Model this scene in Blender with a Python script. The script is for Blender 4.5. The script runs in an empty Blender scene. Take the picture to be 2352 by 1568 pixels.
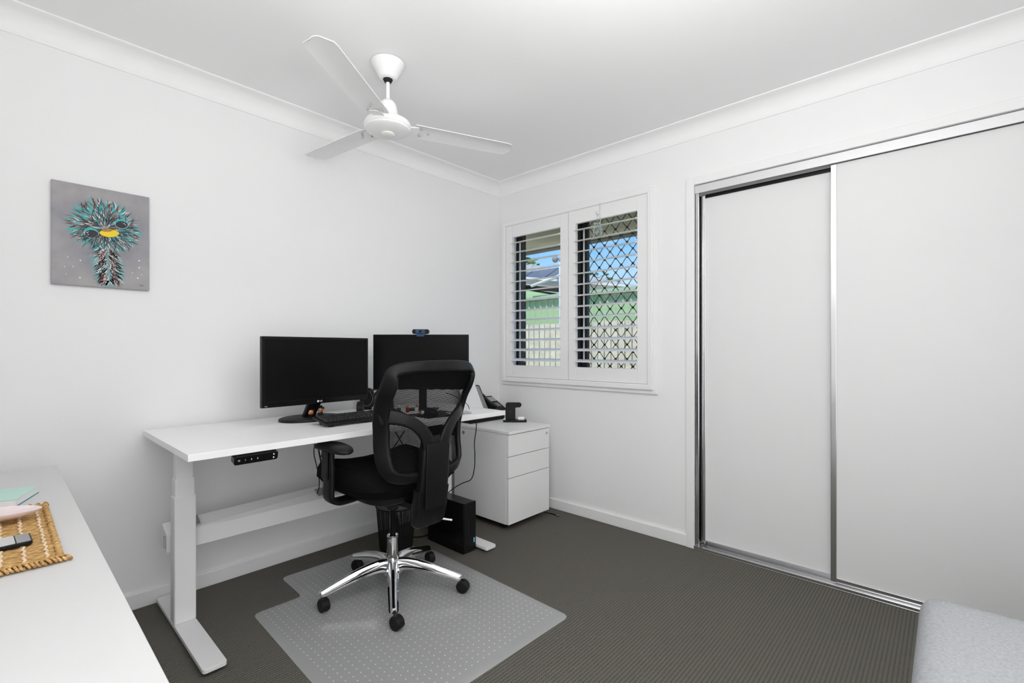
import bpy, bmesh, math, random
from mathutils import Vector, Matrix
PI = math.pi
R = math.radians
SC = bpy.context.scene
COL = SC.collection

# ------------------------------------------------------------------ camera
cam_d = bpy.data.cameras.new('camera')
cam_d.sensor_width = 36.0
cam_d.lens = 36.0 * 1090.0 / 2352.0
cam_d.shift_y = 17.0 / 2352.0
cam_d.clip_start = 0.02
cam = bpy.data.objects.new('camera', cam_d)
COL.objects.link(cam)
cam.location = (2.64, -2.72, 1.145)
cam.rotation_euler = (R(90), 0, R(42.6))
SC.camera = cam
# ------------------------------------------------------------------ view
SC.view_settings.view_transform = 'Standard'
SC.view_settings.look = 'None'
SC.view_settings.gamma = 1.0
SC.view_settings.exposure = -0.24
SC.view_settings.use_curve_mapping = False
SC.cycles.use_denoising = True
SC.cycles.max_bounces = 14
SC.cycles.diffuse_bounces = 8
SC.cycles.transparent_max_bounces = 24
SC.cycles.sample_clamp_indirect = 6.0
# ------------------------------------------------------------------ sky
wd = bpy.data.worlds.new('sky'); SC.world = wd
wd.use_nodes = True
nt = wd.node_tree; nt.nodes.clear()
wo = nt.nodes.new('ShaderNodeOutputWorld'); bg = nt.nodes.new('ShaderNodeBackground')
tc = nt.nodes.new('ShaderNodeTexCoord'); sx = nt.nodes.new('ShaderNodeSeparateXYZ')
rmp = nt.nodes.new('ShaderNodeValToRGB')
nt.links.new(tc.outputs['Generated'], sx.inputs[0])
nt.links.new(sx.outputs['Z'], rmp.inputs[0])
e = rmp.color_ramp.elements
e[0].position = 0.0; e[0].color = (.78, .90, 1.0, 1)
e[1].position = 0.42; e[1].color = (.07, .30, .86, 1)
m1 = e.new(0.12); m1.color = (.50, .77, 1.0, 1)
m2 = e.new(0.24); m2.color = (.16, .50, .96, 1)
nz = nt.nodes.new('ShaderNodeTexNoise'); nz.inputs['Scale'].default_value = 3.2; nz.inputs['Detail'].default_value = 5
cr2 = nt.nodes.new('ShaderNodeValToRGB'); cr2.color_ramp.elements[0].position = .55; cr2.color_ramp.elements[1].position = .78
mx = nt.nodes.new('ShaderNodeMixRGB'); mx.inputs[2].default_value = (.95, .97, 1.0, 1)
nt.links.new(tc.outputs['Generated'], nz.inputs['Vector']); nt.links.new(nz.outputs['Fac'], cr2.inputs[0])
nt.links.new(cr2.outputs[0], mx.inputs[0]); nt.links.new(rmp.outputs[0], mx.inputs[1])
nt.links.new(mx.outputs[0], bg.inputs[0]); bg.inputs[1].default_value = 1.35
nt.links.new(bg.outputs[0], wo.inputs[0])

def lamp(name, kind, loc, rot, energy, size=None, color=(1, 1, 1), shape=None, sy=None):
    l = bpy.data.lights.new(name, kind); l.energy = energy; l.color = color
    if kind == 'AREA':
        l.shape = shape or 'RECTANGLE'; l.size = size
        if sy: l.size_y = sy
    if kind == 'SUN': l.angle = R(1.0)
    o = bpy.data.objects.new(name, l); COL.objects.link(o)
    o.location = loc; o.rotation_euler = rot
    return o
# sun over the house, lighting the yard
sun = lamp('sun', 'SUN', (0, -6, 9), (0, 0, 0), 4.2, color=(1, .97, .9))
sun.rotation_euler = Vector((.25, -.62, 1.0)).to_track_quat('Z', 'Y').to_euler()
# round light in the middle of the ceiling, and unseen fill lights added behind and beside the camera
gl = lamp('pendant_globe_light', 'POINT', (2.15, -1.58, 2.0), (0, 0, 0), 12, color=(1, .995, .985)); gl.data.shadow_soft_size = .13
lamp('ceiling_bounce_fill', 'AREA', (2.40, -2.45, 1.60), (R(180), 0, 0), 20.5, .35, (1, .995, .985), 'DISK')  # up-facing fill, added to brighten the ceiling; no lamp stands here
lamp('front_fill_panel', 'AREA', (2.62, -3.045, 1.05), (R(90), 0, 0), 15, .90, (.985, .992, 1), None, 2.1)  # soft fill panel added in front of the solid front wall
lamp('right_fill_panel', 'AREA', (3.10, -2.0, 1.06), (R(90), 0, R(90)), 12.5, 1.9, (.985, .992, 1), None, 2.1)  # second added fill panel, before the solid right wall

# ------------------------------------------------------------------ materials
def nn(t, k, **kw):
    n = t.nodes.new(k)
    for a, b in kw.items(): setattr(n, a, b)
    return n
def mth(t, op, a, b=None, c=None):
    n = t.nodes.new('ShaderNodeMath'); n.operation = op
    for i, v in enumerate((a, b, c)):
        if v is None: continue
        if isinstance(v, (int, float)): n.inputs[i].default_value = v
        else: t.links.new(v, n.inputs[i])
    return n.outputs[0]
MATS = {}
def mat(name, col, rough=.5, metal=0.0, spec=.5, noise=0.0, nscale=40, bump=0.0, bscale=300, coat=0.0, emit=None, trans=0.0, ior=1.45):
    m = bpy.data.materials.new(name); m.use_nodes = True
    t = m.node_tree; b = t.nodes['Principled BSDF']
    b.inputs['Base Color'].default_value = (*col, 1)
    b.inputs['Roughness'].default_value = rough; b.inputs['Metallic'].default_value = metal
    b.inputs['Specular IOR Level'].default_value = spec
    b.inputs['Coat Weight'].default_value = coat
    b.inputs['Transmission Weight'].default_value = trans; b.inputs['IOR'].default_value = ior
    c = nn(t, 'ShaderNodeTexCoord')
    if noise:
        n = nn(t, 'ShaderNodeTexNoise'); n.inputs['Scale'].default_value = nscale; n.inputs['Detail'].default_value = 4
        t.links.new(c.outputs['Object'], n.inputs['Vector'])
        r = nn(t, 'ShaderNodeValToRGB'); r.color_ramp.elements[0].position = .3; r.color_ramp.elements[1].position = .7
        r.color_ramp.elements[0].color = (*[max(0, x * (1 - noise)) for x in col], 1)
        r.color_ramp.elements[1].color = (*[min(1, x * (1 + noise)) for x in col], 1)
        t.links.new(n.outputs['Fac'], r.inputs[0]); t.links.new(r.outputs[0], b.inputs['Base Color'])
    if bump:
        n = nn(t, 'ShaderNodeTexNoise'); n.inputs['Scale'].default_value = bscale; n.inputs['Detail'].default_value = 3
        t.links.new(c.outputs['Object'], n.inputs['Vector'])
        bp = nn(t, 'ShaderNodeBump'); bp.inputs['Strength'].default_value = bump; bp.inputs['Distance'].default_value = .002
        t.links.new(n.outputs['Fac'], bp.inputs['Height']); t.links.new(bp.outputs[0], b.inputs['Normal'])
    if emit:
        b.inputs['Emission Color'].default_value = (*emit[0], 1); b.inputs['Emission Strength'].default_value = emit[1]
    MATS[name] = m
    return m
M_wall = mat('wall_paint', (.835, .835, .837), .75, bump=.05, bscale=500)
M_ceil = mat('ceiling_paint', (.875, .875, .875), .8)
M_trim = mat('trim_gloss_white', (.83, .83, .83), .35)
M_doorp = mat('wardrobe_board', (.755, .755, .755), .55)
M_alu = mat('polished_aluminium', (.76, .76, .77), .18, 1.0)
M_alub = mat('brushed_aluminium', (.72, .72, .73), .42, .55)
M_desk = mat('white_laminate', (.86, .86, .86), .38)
M_table = mat('table_laminate', (.62, .62, .62), .45)
M_pwhite = mat('powder_white', (.80, .80, .80), .4)
M_fan = mat('fan_white', (.84, .84, .84), .3)
M_fanc = mat('fan_cream', (.80, .80, .76), .35)
M_black = mat('black_plastic', (.006, .006, .006), .42, spec=.28, bump=.15, bscale=900)
M_bgloss = mat('black_gloss', (.005, .005, .005), .22, spec=.3)
M_screen = mat('screen_black', (.005, .005, .0055), .3, spec=.12)
M_bfab = mat('black_fabric', (.006, .006, .006), .95, spec=.1, bump=.4, bscale=700)
M_bfr = mat('chair_frame_plastic', (.0055, .0055, .0055), .30, spec=.28, bump=.25, bscale=1200)
M_chrome = mat('chrome', (.80, .80, .81), .06, 1.0)
M_dark = mat('dark_gap', (.01, .01, .01), .8)
M_key = mat('key_black', (.03, .03, .03), .45)
M_white = mat('white_plastic', (.85, .85, .85), .35)
M_mark = mat('printed_white', (.8, .8, .8), .6)
M_grey = mat('grey_plastic', (.28, .28, .28), .35)
M_lgrey = mat('light_grey_plastic', (.45, .45, .46), .3)
M_lcd = mat('lcd_grey', (.35, .36, .35), .25)
M_orange = mat('orange_plastic', (.75, .2, .04), .3)
M_yellow = mat('yellow_plastic', (.7, .55, .1), .4)
M_blue = mat('webcam_blue', (.02, .06, .14), .2)
M_stick = mat('sticker_blue', (.02, .35, .7), .4)
M_cab = mat('cabinet_white', (.80, .80, .80), .4)
M_rubber = mat('rubber', (.006, .006, .006), .5, spec=.3)
M_mint = mat('mint_card', (.50, .72, .64), .6)
M_teald = mat('teal_edge', (.02, .28, .25), .6)
M_shell = mat('pink_shell', (.78, .66, .68), .35, noise=.12, nscale=14)
M_lfab = mat('light_grey_fabric', (.38, .392, .405), .95, spec=.1, noise=.12, nscale=160, bump=.6, bscale=380)
M_wframe = mat('black_window_frame', (.012, .012, .013), .4)
M_soffit = mat('soffit_beige', (.66, .58, .42), .8, noise=.06, nscale=3)
M_gutter = mat('gutter_brown', (.10, .085, .07), .5)
M_pal = mat('paling_timber', (.74, .68, .51), .9, noise=.16, nscale=9)
M_paldark = mat('paling_gap_shade', (.12, .11, .08), .9)  # dark tone that paints the shade behind the palings
M_green = mat('green_sheet', (.52, .69, .38), .5)
M_greend = mat('green_trim', (.45, .63, .38), .5)
M_shroof = mat('shed_roof_pink', (.72, .60, .50), .6)
M_tile = mat('grey_roof_tile', (.42, .43, .39), .8, noise=.3, nscale=6)
M_solar = mat('solar_panel', (.16, .165, .17), .45)
M_tilo = mat('orange_roof_tile', (.65, .25, .10), .8, noise=.2, nscale=5)
M_hwall = mat('house_wall_cream', (.75, .70, .60), .8)
M_leaf = mat('tree_leaf', (.17, .24, .06), .7, noise=.4, nscale=6)
M_bark = mat('tree_bark', (.2, .16, .11), .9)
M_grass = mat('yard_ground', (.32, .33, .18), .95, noise=.3, nscale=4)
M_glassy = mat('crystal', (.75, .85, .85), .05, trans=.8)
M_steel = mat('hook_steel', (.6, .6, .6), .25, 1.0)
M_teal = mat('paint_teal', (.05, .42, .42), .5)
M_navy = mat('paint_black', (.012, .015, .025), .5)
M_pw = mat('paint_white', (.80, .80, .80), .5)
M_red = mat('paint_red', (.28, .035, .03), .5)
M_beak = mat('paint_yellow', (.85, .62, .01), .5)
M_beakb = mat('paint_brown', (.45, .25, .03), .5)
M_emit = mat('lamp_diffuser', (.9, .9, .9), .5, emit=((1, .98, .95), 4.0))

def canvas_mat():
    m = mat('canvas_grey', (.28, .28, .30), .8)
    t = m.node_tree; b = t.nodes['Principled BSDF']; c = nn(t, 'ShaderNodeTexCoord')
    n = nn(t, 'ShaderNodeTexNoise'); n.inputs['Scale'].default_value = 9; n.inputs['Detail'].default_value = 6
    r = nn(t, 'ShaderNodeValToRGB'); r.color_ramp.elements[0].position = .3; r.color_ramp.elements[1].position = .72
    r.color_ramp.elements[0].color = (.27, .27, .30, 1); r.color_ramp.elements[1].color = (.40, .38, .38, 1)
    t.links.new(c.outputs['Object'], n.inputs['Vector']); t.links.new(n.outputs['Fac'], r.inputs[0])
    t.links.new(r.outputs[0], b.inputs['Base Color'])
    return m
M_canvas = canvas_mat()

def carpet_mat():
    m = mat('loop_carpet', (.1, .1, .1), .95, spec=.1)
    t = m.node_tree; b = t.nodes['Principled BSDF']; c = nn(t, 'ShaderNodeTexCoord')
    s = nn(t, 'ShaderNodeSeparateXYZ'); t.links.new(c.outputs['Object'], s.inputs[0])
    px, py = .0130, .0112
    row = mth(t, 'FLOOR', mth(t, 'DIVIDE', s.outputs['X'], px))
    off = mth(t, 'MULTIPLY', row, .5)
    sx_ = mth(t, 'ABSOLUTE', mth(t, 'SINE', mth(t, 'MULTIPLY', s.outputs['X'], PI / px)))
    sy_ = mth(t, 'ABSOLUTE', mth(t, 'SINE', mth(t, 'MULTIPLY', mth(t, 'ADD', mth(t, 'DIVIDE', s.outputs['Y'], py), off), PI)))
    n = nn(t, 'ShaderNodeTexNoise'); n.inputs['Scale'].default_value = 160; t.links.new(c.outputs['Object'], n.inputs['Vector'])
    h = mth(t, 'MAXIMUM', sx_, mth(t, 'MULTIPLY', sy_, .9))
    h1 = mth(t, 'ADD', mth(t, 'MULTIPLY', h, .92), mth(t, 'MULTIPLY', sx_, .08))
    h2 = mth(t, 'ADD', h1, mth(t, 'MULTIPLY', mth(t, 'SUBTRACT', n.outputs['Fac'], .5), .5))
    r = nn(t, 'ShaderNodeValToRGB'); r.color_ramp.elements[0].position = .22; r.color_ramp.elements[1].position = .74
    r.color_ramp.elements[0].color = (.040, .038, .032, 1); r.color_ramp.elements[1].color = (.137, .130, .113, 1)
    t.links.new(h2, r.inputs[0]); t.links.new(r.outputs[0], b.inputs['Base Color'])
    bp = nn(t, 'ShaderNodeBump'); bp.inputs['Strength'].default_value = .6; bp.inputs['Distance'].default_value = .004
    t.links.new(h2, bp.inputs['Height']); t.links.new(bp.outputs[0], b.inputs['Normal'])
    return m
M_carpet = carpet_mat()

def vinyl_mat():
    m = bpy.data.materials.new('clear_vinyl'); m.use_nodes = True
    t = m.node_tree; t.nodes.clear(); o = nn(t, 'ShaderNodeOutputMaterial'); c = nn(t, 'ShaderNodeTexCoord')
    tr = nn(t, 'ShaderNodeBsdfTransparent'); tr.inputs[0].default_value = (.90, .90, .90, 1)
    df = nn(t, 'ShaderNodeBsdfDiffuse'); df.inputs[0].default_value = (.74, .74, .75, 1)
    gl = nn(t, 'ShaderNodeBsdfGlossy'); gl.inputs['Roughness'].default_value = .2
    fr = nn(t, 'ShaderNodeFresnel'); fr.inputs[0].default_value = 1.6
    s = nn(t, 'ShaderNodeSeparateXYZ'); t.links.new(c.outputs['Object'], s.inputs[0])
    p = .029
    gx = mth(t, 'SUBTRACT', mth(t, 'FRACT', mth(t, 'DIVIDE', s.outputs['X'], p)), .5)
    gy = mth(t, 'SUBTRACT', mth(t, 'FRACT', mth(t, 'DIVIDE', s.outputs['Y'], p)), .5)
    d = mth(t, 'SQRT', mth(t, 'ADD', mth(t, 'MULTIPLY', gx, gx), mth(t, 'MULTIPLY', gy, gy)))
    dot = mth(t, 'LESS_THAN', d, .085)
    # studs only inside the border strip
    ax = mth(t, 'LESS_THAN', mth(t, 'ABSOLUTE', mth(t, 'ADD', s.outputs['X'], .14)), .582)
    ay = mth(t, 'LESS_THAN', mth(t, 'ABSOLUTE', s.outputs['Y']), .43)
    dot = mth(t, 'MULTIPLY', dot, mth(t, 'MULTIPLY', ax, ay))
    n = nn(t, 'ShaderNodeTexNoise'); n.inputs['Scale'].default_value = 420; t.links.new(c.outputs['Object'], n.inputs['Vector'])
    n2 = nn(t, 'ShaderNodeTexNoise'); n2.inputs['Scale'].default_value = 5; t.links.new(c.outputs['Object'], n2.inputs['Vector'])
    hh = mth(t, 'ADD', mth(t, 'MULTIPLY', n.outputs['Fac'], .06), mth(t, 'ADD', mth(t, 'MULTIPLY', dot, .5), mth(t, 'MULTIPLY', n2.outputs['Fac'], .8)))
    bp = nn(t, 'ShaderNodeBump'); bp.inputs['Strength'].default_value = .5; bp.inputs['Distance'].default_value = .004
    t.links.new(hh, bp.inputs['Height']); t.links.new(bp.outputs[0], gl.inputs['Normal']); 
    m1 = nn(t, 'ShaderNodeMixShader'); fac = mth(t, 'ADD', .45, mth(t, 'MULTIPLY', dot, .5)); t.links.new(fac, m1.inputs[0])
    t.links.new(tr.outputs[0], m1.inputs[1]); t.links.new(df.outputs[0], m1.inputs[2])
    m2 = nn(t, 'ShaderNodeMixShader'); t.links.new(mth(t, 'MINIMUM', mth(t, 'MULTIPLY', fr.outputs[0], 1.1), .8), m2.inputs[0])
    t.links.new(m1.outputs[0], m2.inputs[1]); t.links.new(gl.outputs[0], m2.inputs[2])
    t.links.new(m2.outputs[0], o.inputs[0])
    return m
M_vinyl = vinyl_mat()

def net_mat(name, pitch, wire, colr=(.01, .01, .01)):
    m = bpy.data.materials.new(name); m.use_nodes = True
    t = m.node_tree; t.nodes.clear(); o = nn(t, 'ShaderNodeOutputMaterial'); c = nn(t, 'ShaderNodeTexCoord')
    s = nn(t, 'ShaderNodeSeparateXYZ'); t.links.new(c.outputs['UV'], s.inputs[0])
    tr = nn(t, 'ShaderNodeBsdfTransparent'); df = nn(t, 'ShaderNodeBsdfDiffuse'); df.inputs[0].default_value = (*colr, 1)
    fx = mth(t, 'FRACT', mth(t, 'DIVIDE', s.outputs['X'], pitch)); fy = mth(t, 'FRACT', mth(t, 'DIVIDE', s.outputs['Y'], pitch))
    hole = mth(t, 'MULTIPLY', mth(t, 'GREATER_THAN', fx, wire * .62), mth(t, 'GREATER_THAN', fy, wire))
    m1 = nn(t, 'ShaderNodeMixShader'); t.links.new(hole, m1.inputs[0])
    t.links.new(df.outputs[0], m1.inputs[1]); t.links.new(tr.outputs[0], m1.inputs[2]); t.links.new(m1.outputs[0], o.inputs[0])
    return m
M_net = net_mat('chair_mesh_fabric', .0046, .56)
M_bin = net_mat('bin_wire_mesh', .0030, .60, (.02, .02, .02))

def straw_mat():
    m = mat('seagrass', (.5, .3, .1), .8, spec=.2)
    t = m.node_tree; b = t.nodes['Principled BSDF']; c = nn(t, 'ShaderNodeTexCoord')
    mp = nn(t, 'ShaderNodeMapping'); mp.inputs['Scale'].default_value = (260, 60, 60); mp.inputs['Rotation'].default_value = (0, 0, .5)
    n = nn(t, 'ShaderNodeTexNoise'); n.inputs['Scale'].default_value = 1.0; n.inputs['Detail'].default_value = 3
    t.links.new(c.outputs['Object'], mp.inputs[0]); t.links.new(mp.outputs[0], n.inputs['Vector'])
    r = nn(t, 'ShaderNodeValToRGB'); r.color_ramp.elements[0].position = .33; r.color_ramp.elements[1].position = .66
    r.color_ramp.elements[0].color = (.33, .17, .05, 1); r.color_ramp.elements[1].color = (.72, .47, .20, 1)
    t.links.new(n.outputs['Fac'], r.inputs[0]); t.links.new(r.outputs[0], b.inputs['Base Color'])
    bp = nn(t, 'ShaderNodeBump'); bp.inputs['Strength'].default_value = .7; bp.inputs['Distance'].default_value = .004
    t.links.new(n.outputs['Fac'], bp.inputs['Height']); t.links.new(bp.outputs[0], b.inputs['Normal'])
    return m
M_straw = straw_mat()
M_strawl = mat('seagrass_pale', (.80, .62, .42), .8, noise=.15, nscale=120)

def brick_mat():
    m = mat('dark_brick', (.03, .03, .03), .9)
    t = m.node_tree; b = t.nodes['Principled BSDF']; c = nn(t, 'ShaderNodeTexCoord')
    s = nn(t, 'ShaderNodeSeparateXYZ'); t.links.new(c.outputs['Object'], s.inputs[0])
    f = mth(t, 'FRACT', mth(t, 'DIVIDE', s.outputs['Z'], .086)); g = mth(t, 'LESS_THAN', f, .13)
    x = nn(t, 'ShaderNodeMixRGB'); t.links.new(g, x.inputs[0]); x.inputs[1].default_value = (.035, .032, .032, 1); x.inputs[2].default_value = (.50, .38, .24, 1)
    t.links.new(x.outputs[0], b.inputs['Base Color'])
    return m
M_brick = brick_mat()

# ------------------------------------------------------------------ helpers
WM = {}
def thing(name, label, cat, loc=(0, 0, 0), rz=0, group=None, kind=None):
    o = bpy.data.objects.new(name, None); COL.objects.link(o)
    o.location = loc; o.rotation_euler = (0, 0, rz); o.empty_display_size = .05
    if label: o['label'] = label
    if cat: o['category'] = cat
    if group: o['group'] = group
    if kind: o['kind'] = kind
    WM[o.name] = Matrix.Translation(loc) @ Matrix.Rotation(rz, 4, 'Z')
    return o
def tag(o, label, cat, group=None, kind=None):
    o['label'] = label; o['category'] = cat
    if group: o['group'] = group
    if kind: o['kind'] = kind
    return o
def NB(): return bmesh.new()
def obj(name, bm, m, parent=None, local=False, bev=0, seg=2, smooth=None, label=None, loc=None):
    """one mesh object; geometry is given in world coordinates unless local"""
    bmesh.ops.recalc_face_normals(bm, faces=bm.faces)
    M = WM.get(parent.name, Matrix()) if parent else Matrix()
    if parent and not local: bm.transform(M.inverted())
    if loc and not parent: bm.transform(Matrix.Translation(-Vector(loc)))
    me = bpy.data.meshes.new(name); bm.to_mesh(me); bm.free()
    me.materials.append(m)
    o = bpy.data.objects.new(name, me); COL.objects.link(o)
    if parent: o.parent = parent
    if loc and not parent: o.location = loc
    WM[o.name] = M if parent else Matrix.Translation(loc or (0, 0, 0))
    if bev:
        b = o.modifiers.new('bevel', 'BEVEL'); b.width = bev; b.segments = seg; b.limit_method = 'ANGLE'; b.angle_limit = R(40)
        b.harden_normals = False
    if smooth is not None:
        for p in me.polygons: p.use_smooth = True
        me.set_sharp_from_angle(angle=R(smooth))
    if label: o['label'] = label
    return o
def struct(name, bm, m, **k):
    o = obj(name, bm, m, **k); o['kind'] = 'structure'; return o
def box(bm, x0, x1, y0, y1, z0, z1, M=None):
    vs = [bm.verts.new((x, y, z)) for x in (x0, x1) for y in (y0, y1) for z in (z0, z1)]
    for f in ((0, 1, 3, 2), (4, 6, 7, 5), (0, 4, 5, 1), (2, 3, 7, 6), (0, 2, 6, 4), (1, 5, 7, 3)):
        bm.faces.new([vs[i] for i in f])
    if M is not None: bmesh.ops.transform(bm, matrix=M, verts=vs)
    return vs
def loft(bm, rings, cap=True, closed=False):
    rr = [[bm.verts.new(p) for p in r] for r in rings]
    n = len(rr[0])
    k = len(rr)
    for i in range(k if closed else k - 1):
        a, b = rr[i], rr[(i + 1) % k]
        for j in range(n):
            bm.faces.new((a[j], a[(j + 1) % n], b[(j + 1) % n], b[j]))
    if cap and not closed:
        bm.faces.new(list(reversed(rr[0]))); bm.faces.new(rr[-1])
    return rr
def frames(pts):
    pts = [Vector(p) for p in pts]; out = []
    up = None
    for i, p in enumerate(pts):
        t = (pts[min(i + 1, len(pts) - 1)] - pts[max(i - 1, 0)]).normalized()
        if up is None:
            up = Vector((0, 0, 1)) if abs(t.z) < .9 else Vector((1, 0, 0))
        s = t.cross(up).normalized(); u = s.cross(t).normalized(); up = u
        out.append((p, t, s, u))
    return out
def tube(bm, pts, r, n=10, cap=True):
    fr = frames(pts); rings = []
    for i, (p, t, s, u) in enumerate(fr):
        rad = r[i] if isinstance(r, (list, tuple)) else r
        rings.append([p + (s * math.cos(a) + u * math.sin(a)) * rad for a in [2 * PI * j / n for j in range(n)]])
    loft(bm, rings, cap)
def cyl(bm, p0, p1, r0, r1=None, n=24):
    tube(bm, [p0, p1], [r0, r0 if r1 is None else r1], n)
def lathe(bm, prof, c, n=40):
    rings = [[(c[0] + r * math.cos(2 * PI * j / n), c[1] + r * math.sin(2 * PI * j / n), c[2] + z) for j in range(n)] for r, z in prof]
    loft(bm, rings, True)
def prism(bm, poly, vec):
    a = [bm.verts.new(p) for p in poly]; b = [bm.verts.new(Vector(p) + Vector(vec)) for p in poly]
    n = len(poly); bm.faces.new(a); bm.faces.new(list(reversed(b)))
    for i in range(n): bm.faces.new((a[i], b[i], b[(i + 1) % n], a[(i + 1) % n]))
def smooth_pts(P, k=8, closed=False):
    P = [Vector(p) for p in P]; n = len(P); out = []
    rng = range(n) if closed else range(n - 1)
    for i in rng:
        p0 = P[(i - 1) % n] if closed or i > 0 else P[0] * 2 - P[1]
        p1 = P[i]; p2 = P[(i + 1) % n]
        p3 = P[(i + 2) % n] if closed or i + 2 < n else P[-1] * 2 - P[-2]
        for j in range(k):
            t = j / k
            out.append(.5 * ((2 * p1) + (-p0 + p2) * t + (2 * p0 - 5 * p1 + 4 * p2 - p3) * t * t + (-p0 + 3 * p1 - 3 * p2 + p3) * t ** 3))
    if not closed: out.append(P[-1])
    return out
def interp(tab, x):
    if x <= tab[0][0]: return tab[0][1]
    for (a, b), (c, d) in zip(tab, tab[1:]):
        if x <= c: return b + (d - b) * (x - a) / (c - a)
    return tab[-1][1]
def sect(p, v, n, w, th, N=16, ex=.75):
    """super-ellipse section centred p, half axes v*w/2 and n*th/2"""
    r = []
    for j in range(N):
        a = 2 * PI * j / N; c, s = math.cos(a), math.sin(a)
        r.append(p + v * (math.copysign(abs(c) ** ex, c) * w / 2) + n * (math.copysign(abs(s) ** ex, s) * th / 2))
    return r
def text_bm(body, size, ex=.0006):
    cu = bpy.data.curves.new('txt', 'FONT'); cu.body = body; cu.size = size; cu.extrude = ex; cu.align_x = 'CENTER'; cu.align_y = 'CENTER'
    o = bpy.data.objects.new('txt', cu); COL.objects.link(o)
    dg = bpy.context.evaluated_depsgraph_get(); me = bpy.data.meshes.new_from_object(o.evaluated_get(dg))
    bm = bmesh.new(); bm.from_mesh(me)
    bpy.data.objects.remove(o); bpy.data.curves.remove(cu); bpy.data.meshes.remove(me)
    return bm
def copy_tree(o, parent=None):
    c = o.copy(); COL.objects.link(c)
    if parent: c.parent = parent
    for ch in list(o.children): copy_tree(ch, c)
    return c
def rrect(w, h, r, n=6):
    out = []
    for cx, cy, a0 in ((w - r, h - r, 0), (-w + r, h - r, 90), (-w + r, -h + r, 180), (w - r, -h + r, 270)):
        for i in range(n + 1):
            a = R(a0 + 90 * i / n); out.append((cx + r * math.cos(a), cy + r * math.sin(a)))
    return out

# ================================================================== ROOM
H = 2.44; XR = 3.12; YF = -3.06
b = NB(); box(b, -.3, XR + .1, YF - .1, 0, -.08, 0); box(b, 1.55, XR + .1, 0, .75, -.08, 0); struct('floor', b, M_carpet)
b = NB(); box(b, -.3, XR + .1, YF - .1, .25, H, H + .15); struct('ceiling', b, M_ceil)
b = NB(); box(b, -.12, 0, YF - .1, .0, 0, H); struct('wall_left', b, M_wall)
# back wall with the window hole and the wardrobe opening
wx0, wx1, wz0, wz1 = .075, 1.305, .915, 2.115
dx0, dz1 = 1.567, 2.083
b = NB()
box(b, -.0, wx0, 0, .12, 0, H); box(b, wx0, wx1, 0, .12, 0, wz0); box(b, wx0, wx1, 0, .12, wz1, H)
box(b, wx1, dx0, 0, .12, 0, H); box(b, dx0, XR, 0, .12, dz1, H)
struct('wall_back', b, M_wall)
b = NB(); box(b, XR, XR + .1, YF - .1, .75, 0, H); struct('wall_right', b, M_wall)
b = NB(); box(b, 0, XR, YF - .1, YF, 0, H); struct('wall_front', b, M_wall)
b = NB(); box(b, dx0 - .05, XR, .68, .75, 0, H); box(b, dx0 - .1, dx0 - .02, .12, .75, 0, H); box(b, dx0 - .02, XR, .12, .68, H - .05, H); struct('wall_wardrobe_inside', b, M_wall)
# cornices: coved
def cove(axis):
    pr_ = [(.0, -.09), (.006, -.09), (.010, -.078)]
    for i in range(9):
        a = R(90 * i / 8); pr_.append((.010 + .068 * (1 - math.cos(a)), -.078 + .068 * math.sin(a)))
    pr_ += [(.09, -.006), (.09, 0), (0, 0)]
    b = NB()
    if axis == 'left': ring = lambda t: [(p, t, H + q) for p, q in pr_]; A, B = YF, 0
    if axis == 'back': ring = lambda t: [(t, -p, H + q) for p, q in pr_]; A, B = 0, XR
    if axis == 'right': ring = lambda t: [(XR - p, t, H + q) for p, q in pr_]; A, B = YF, 0
    if axis == 'front': ring = lambda t: [(t, YF + p, H + q) for p, q in pr_]; A, B = 0, XR
    loft(b, [ring(A), ring(B)])
    return b
for i, a in enumerate(('left', 'back', 'right', 'front')): struct('trim_%d' % (i + 1), cove(a), M_ceil, smooth=30)
def skirt(x0, x1, y0, y1, name):
    b = NB(); box(b, x0, x1, y0, y1, 0, .070); return struct(name, b, M_trim, bev=.004)
skirt(0, .014, YF, 0, 'baseboard_left'); skirt(.014, 1.5215, -.014, 0, 'baseboard_back')
skirt(XR - .014, XR, YF, 0, 'baseboard_right'); skirt(.014, XR - .014, YF, YF + .014, 'baseboard_front')

# ---- window 1 with architrave, frame, plantation shutters
win = thing('window_1', None, None, (.69, 0, .9), kind='structure')
def picture_frame(bm, x0, x1, z0, z1, w, y0, y1):
    o = [(x0, z0), (x1, z0), (x1, z1), (x0, z1)]; i = [(x0 + w, z0 + w), (x1 - w, z0 + w), (x1 - w, z1 - w), (x0 + w, z1 - w)]
    va = {}
    for k, (A, y) in enumerate(((o, y0), (i, y0), (o, y1), (i, y1))): va[k] = [bm.verts.new((p[0], y, p[1])) for p in A]
    for j in range(4):
        q = (j + 1) % 4
        bm.faces.new((va[0][j], va[0][q], va[1][q], va[1][j])); bm.faces.new((va[2][j], va[3][j], va[3][q], va[2][q]))
        bm.faces.new((va[0][j], va[2][j], va[2][q], va[0][q])); bm.faces.new((va[1][j], va[1][q], va[3][q], va[3][j]))
b = NB(); picture_frame(b, .036, 1.347, .868, 2.152, .042, -.016, 0.0); obj('architrave', b, M_trim, win, bev=.004)
b = NB(); picture_frame(b, .058, 1.322, .894, 2.130, .034, -.034, .05); obj('shutter_frame', b, M_trim, win, bev=.005)
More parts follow.
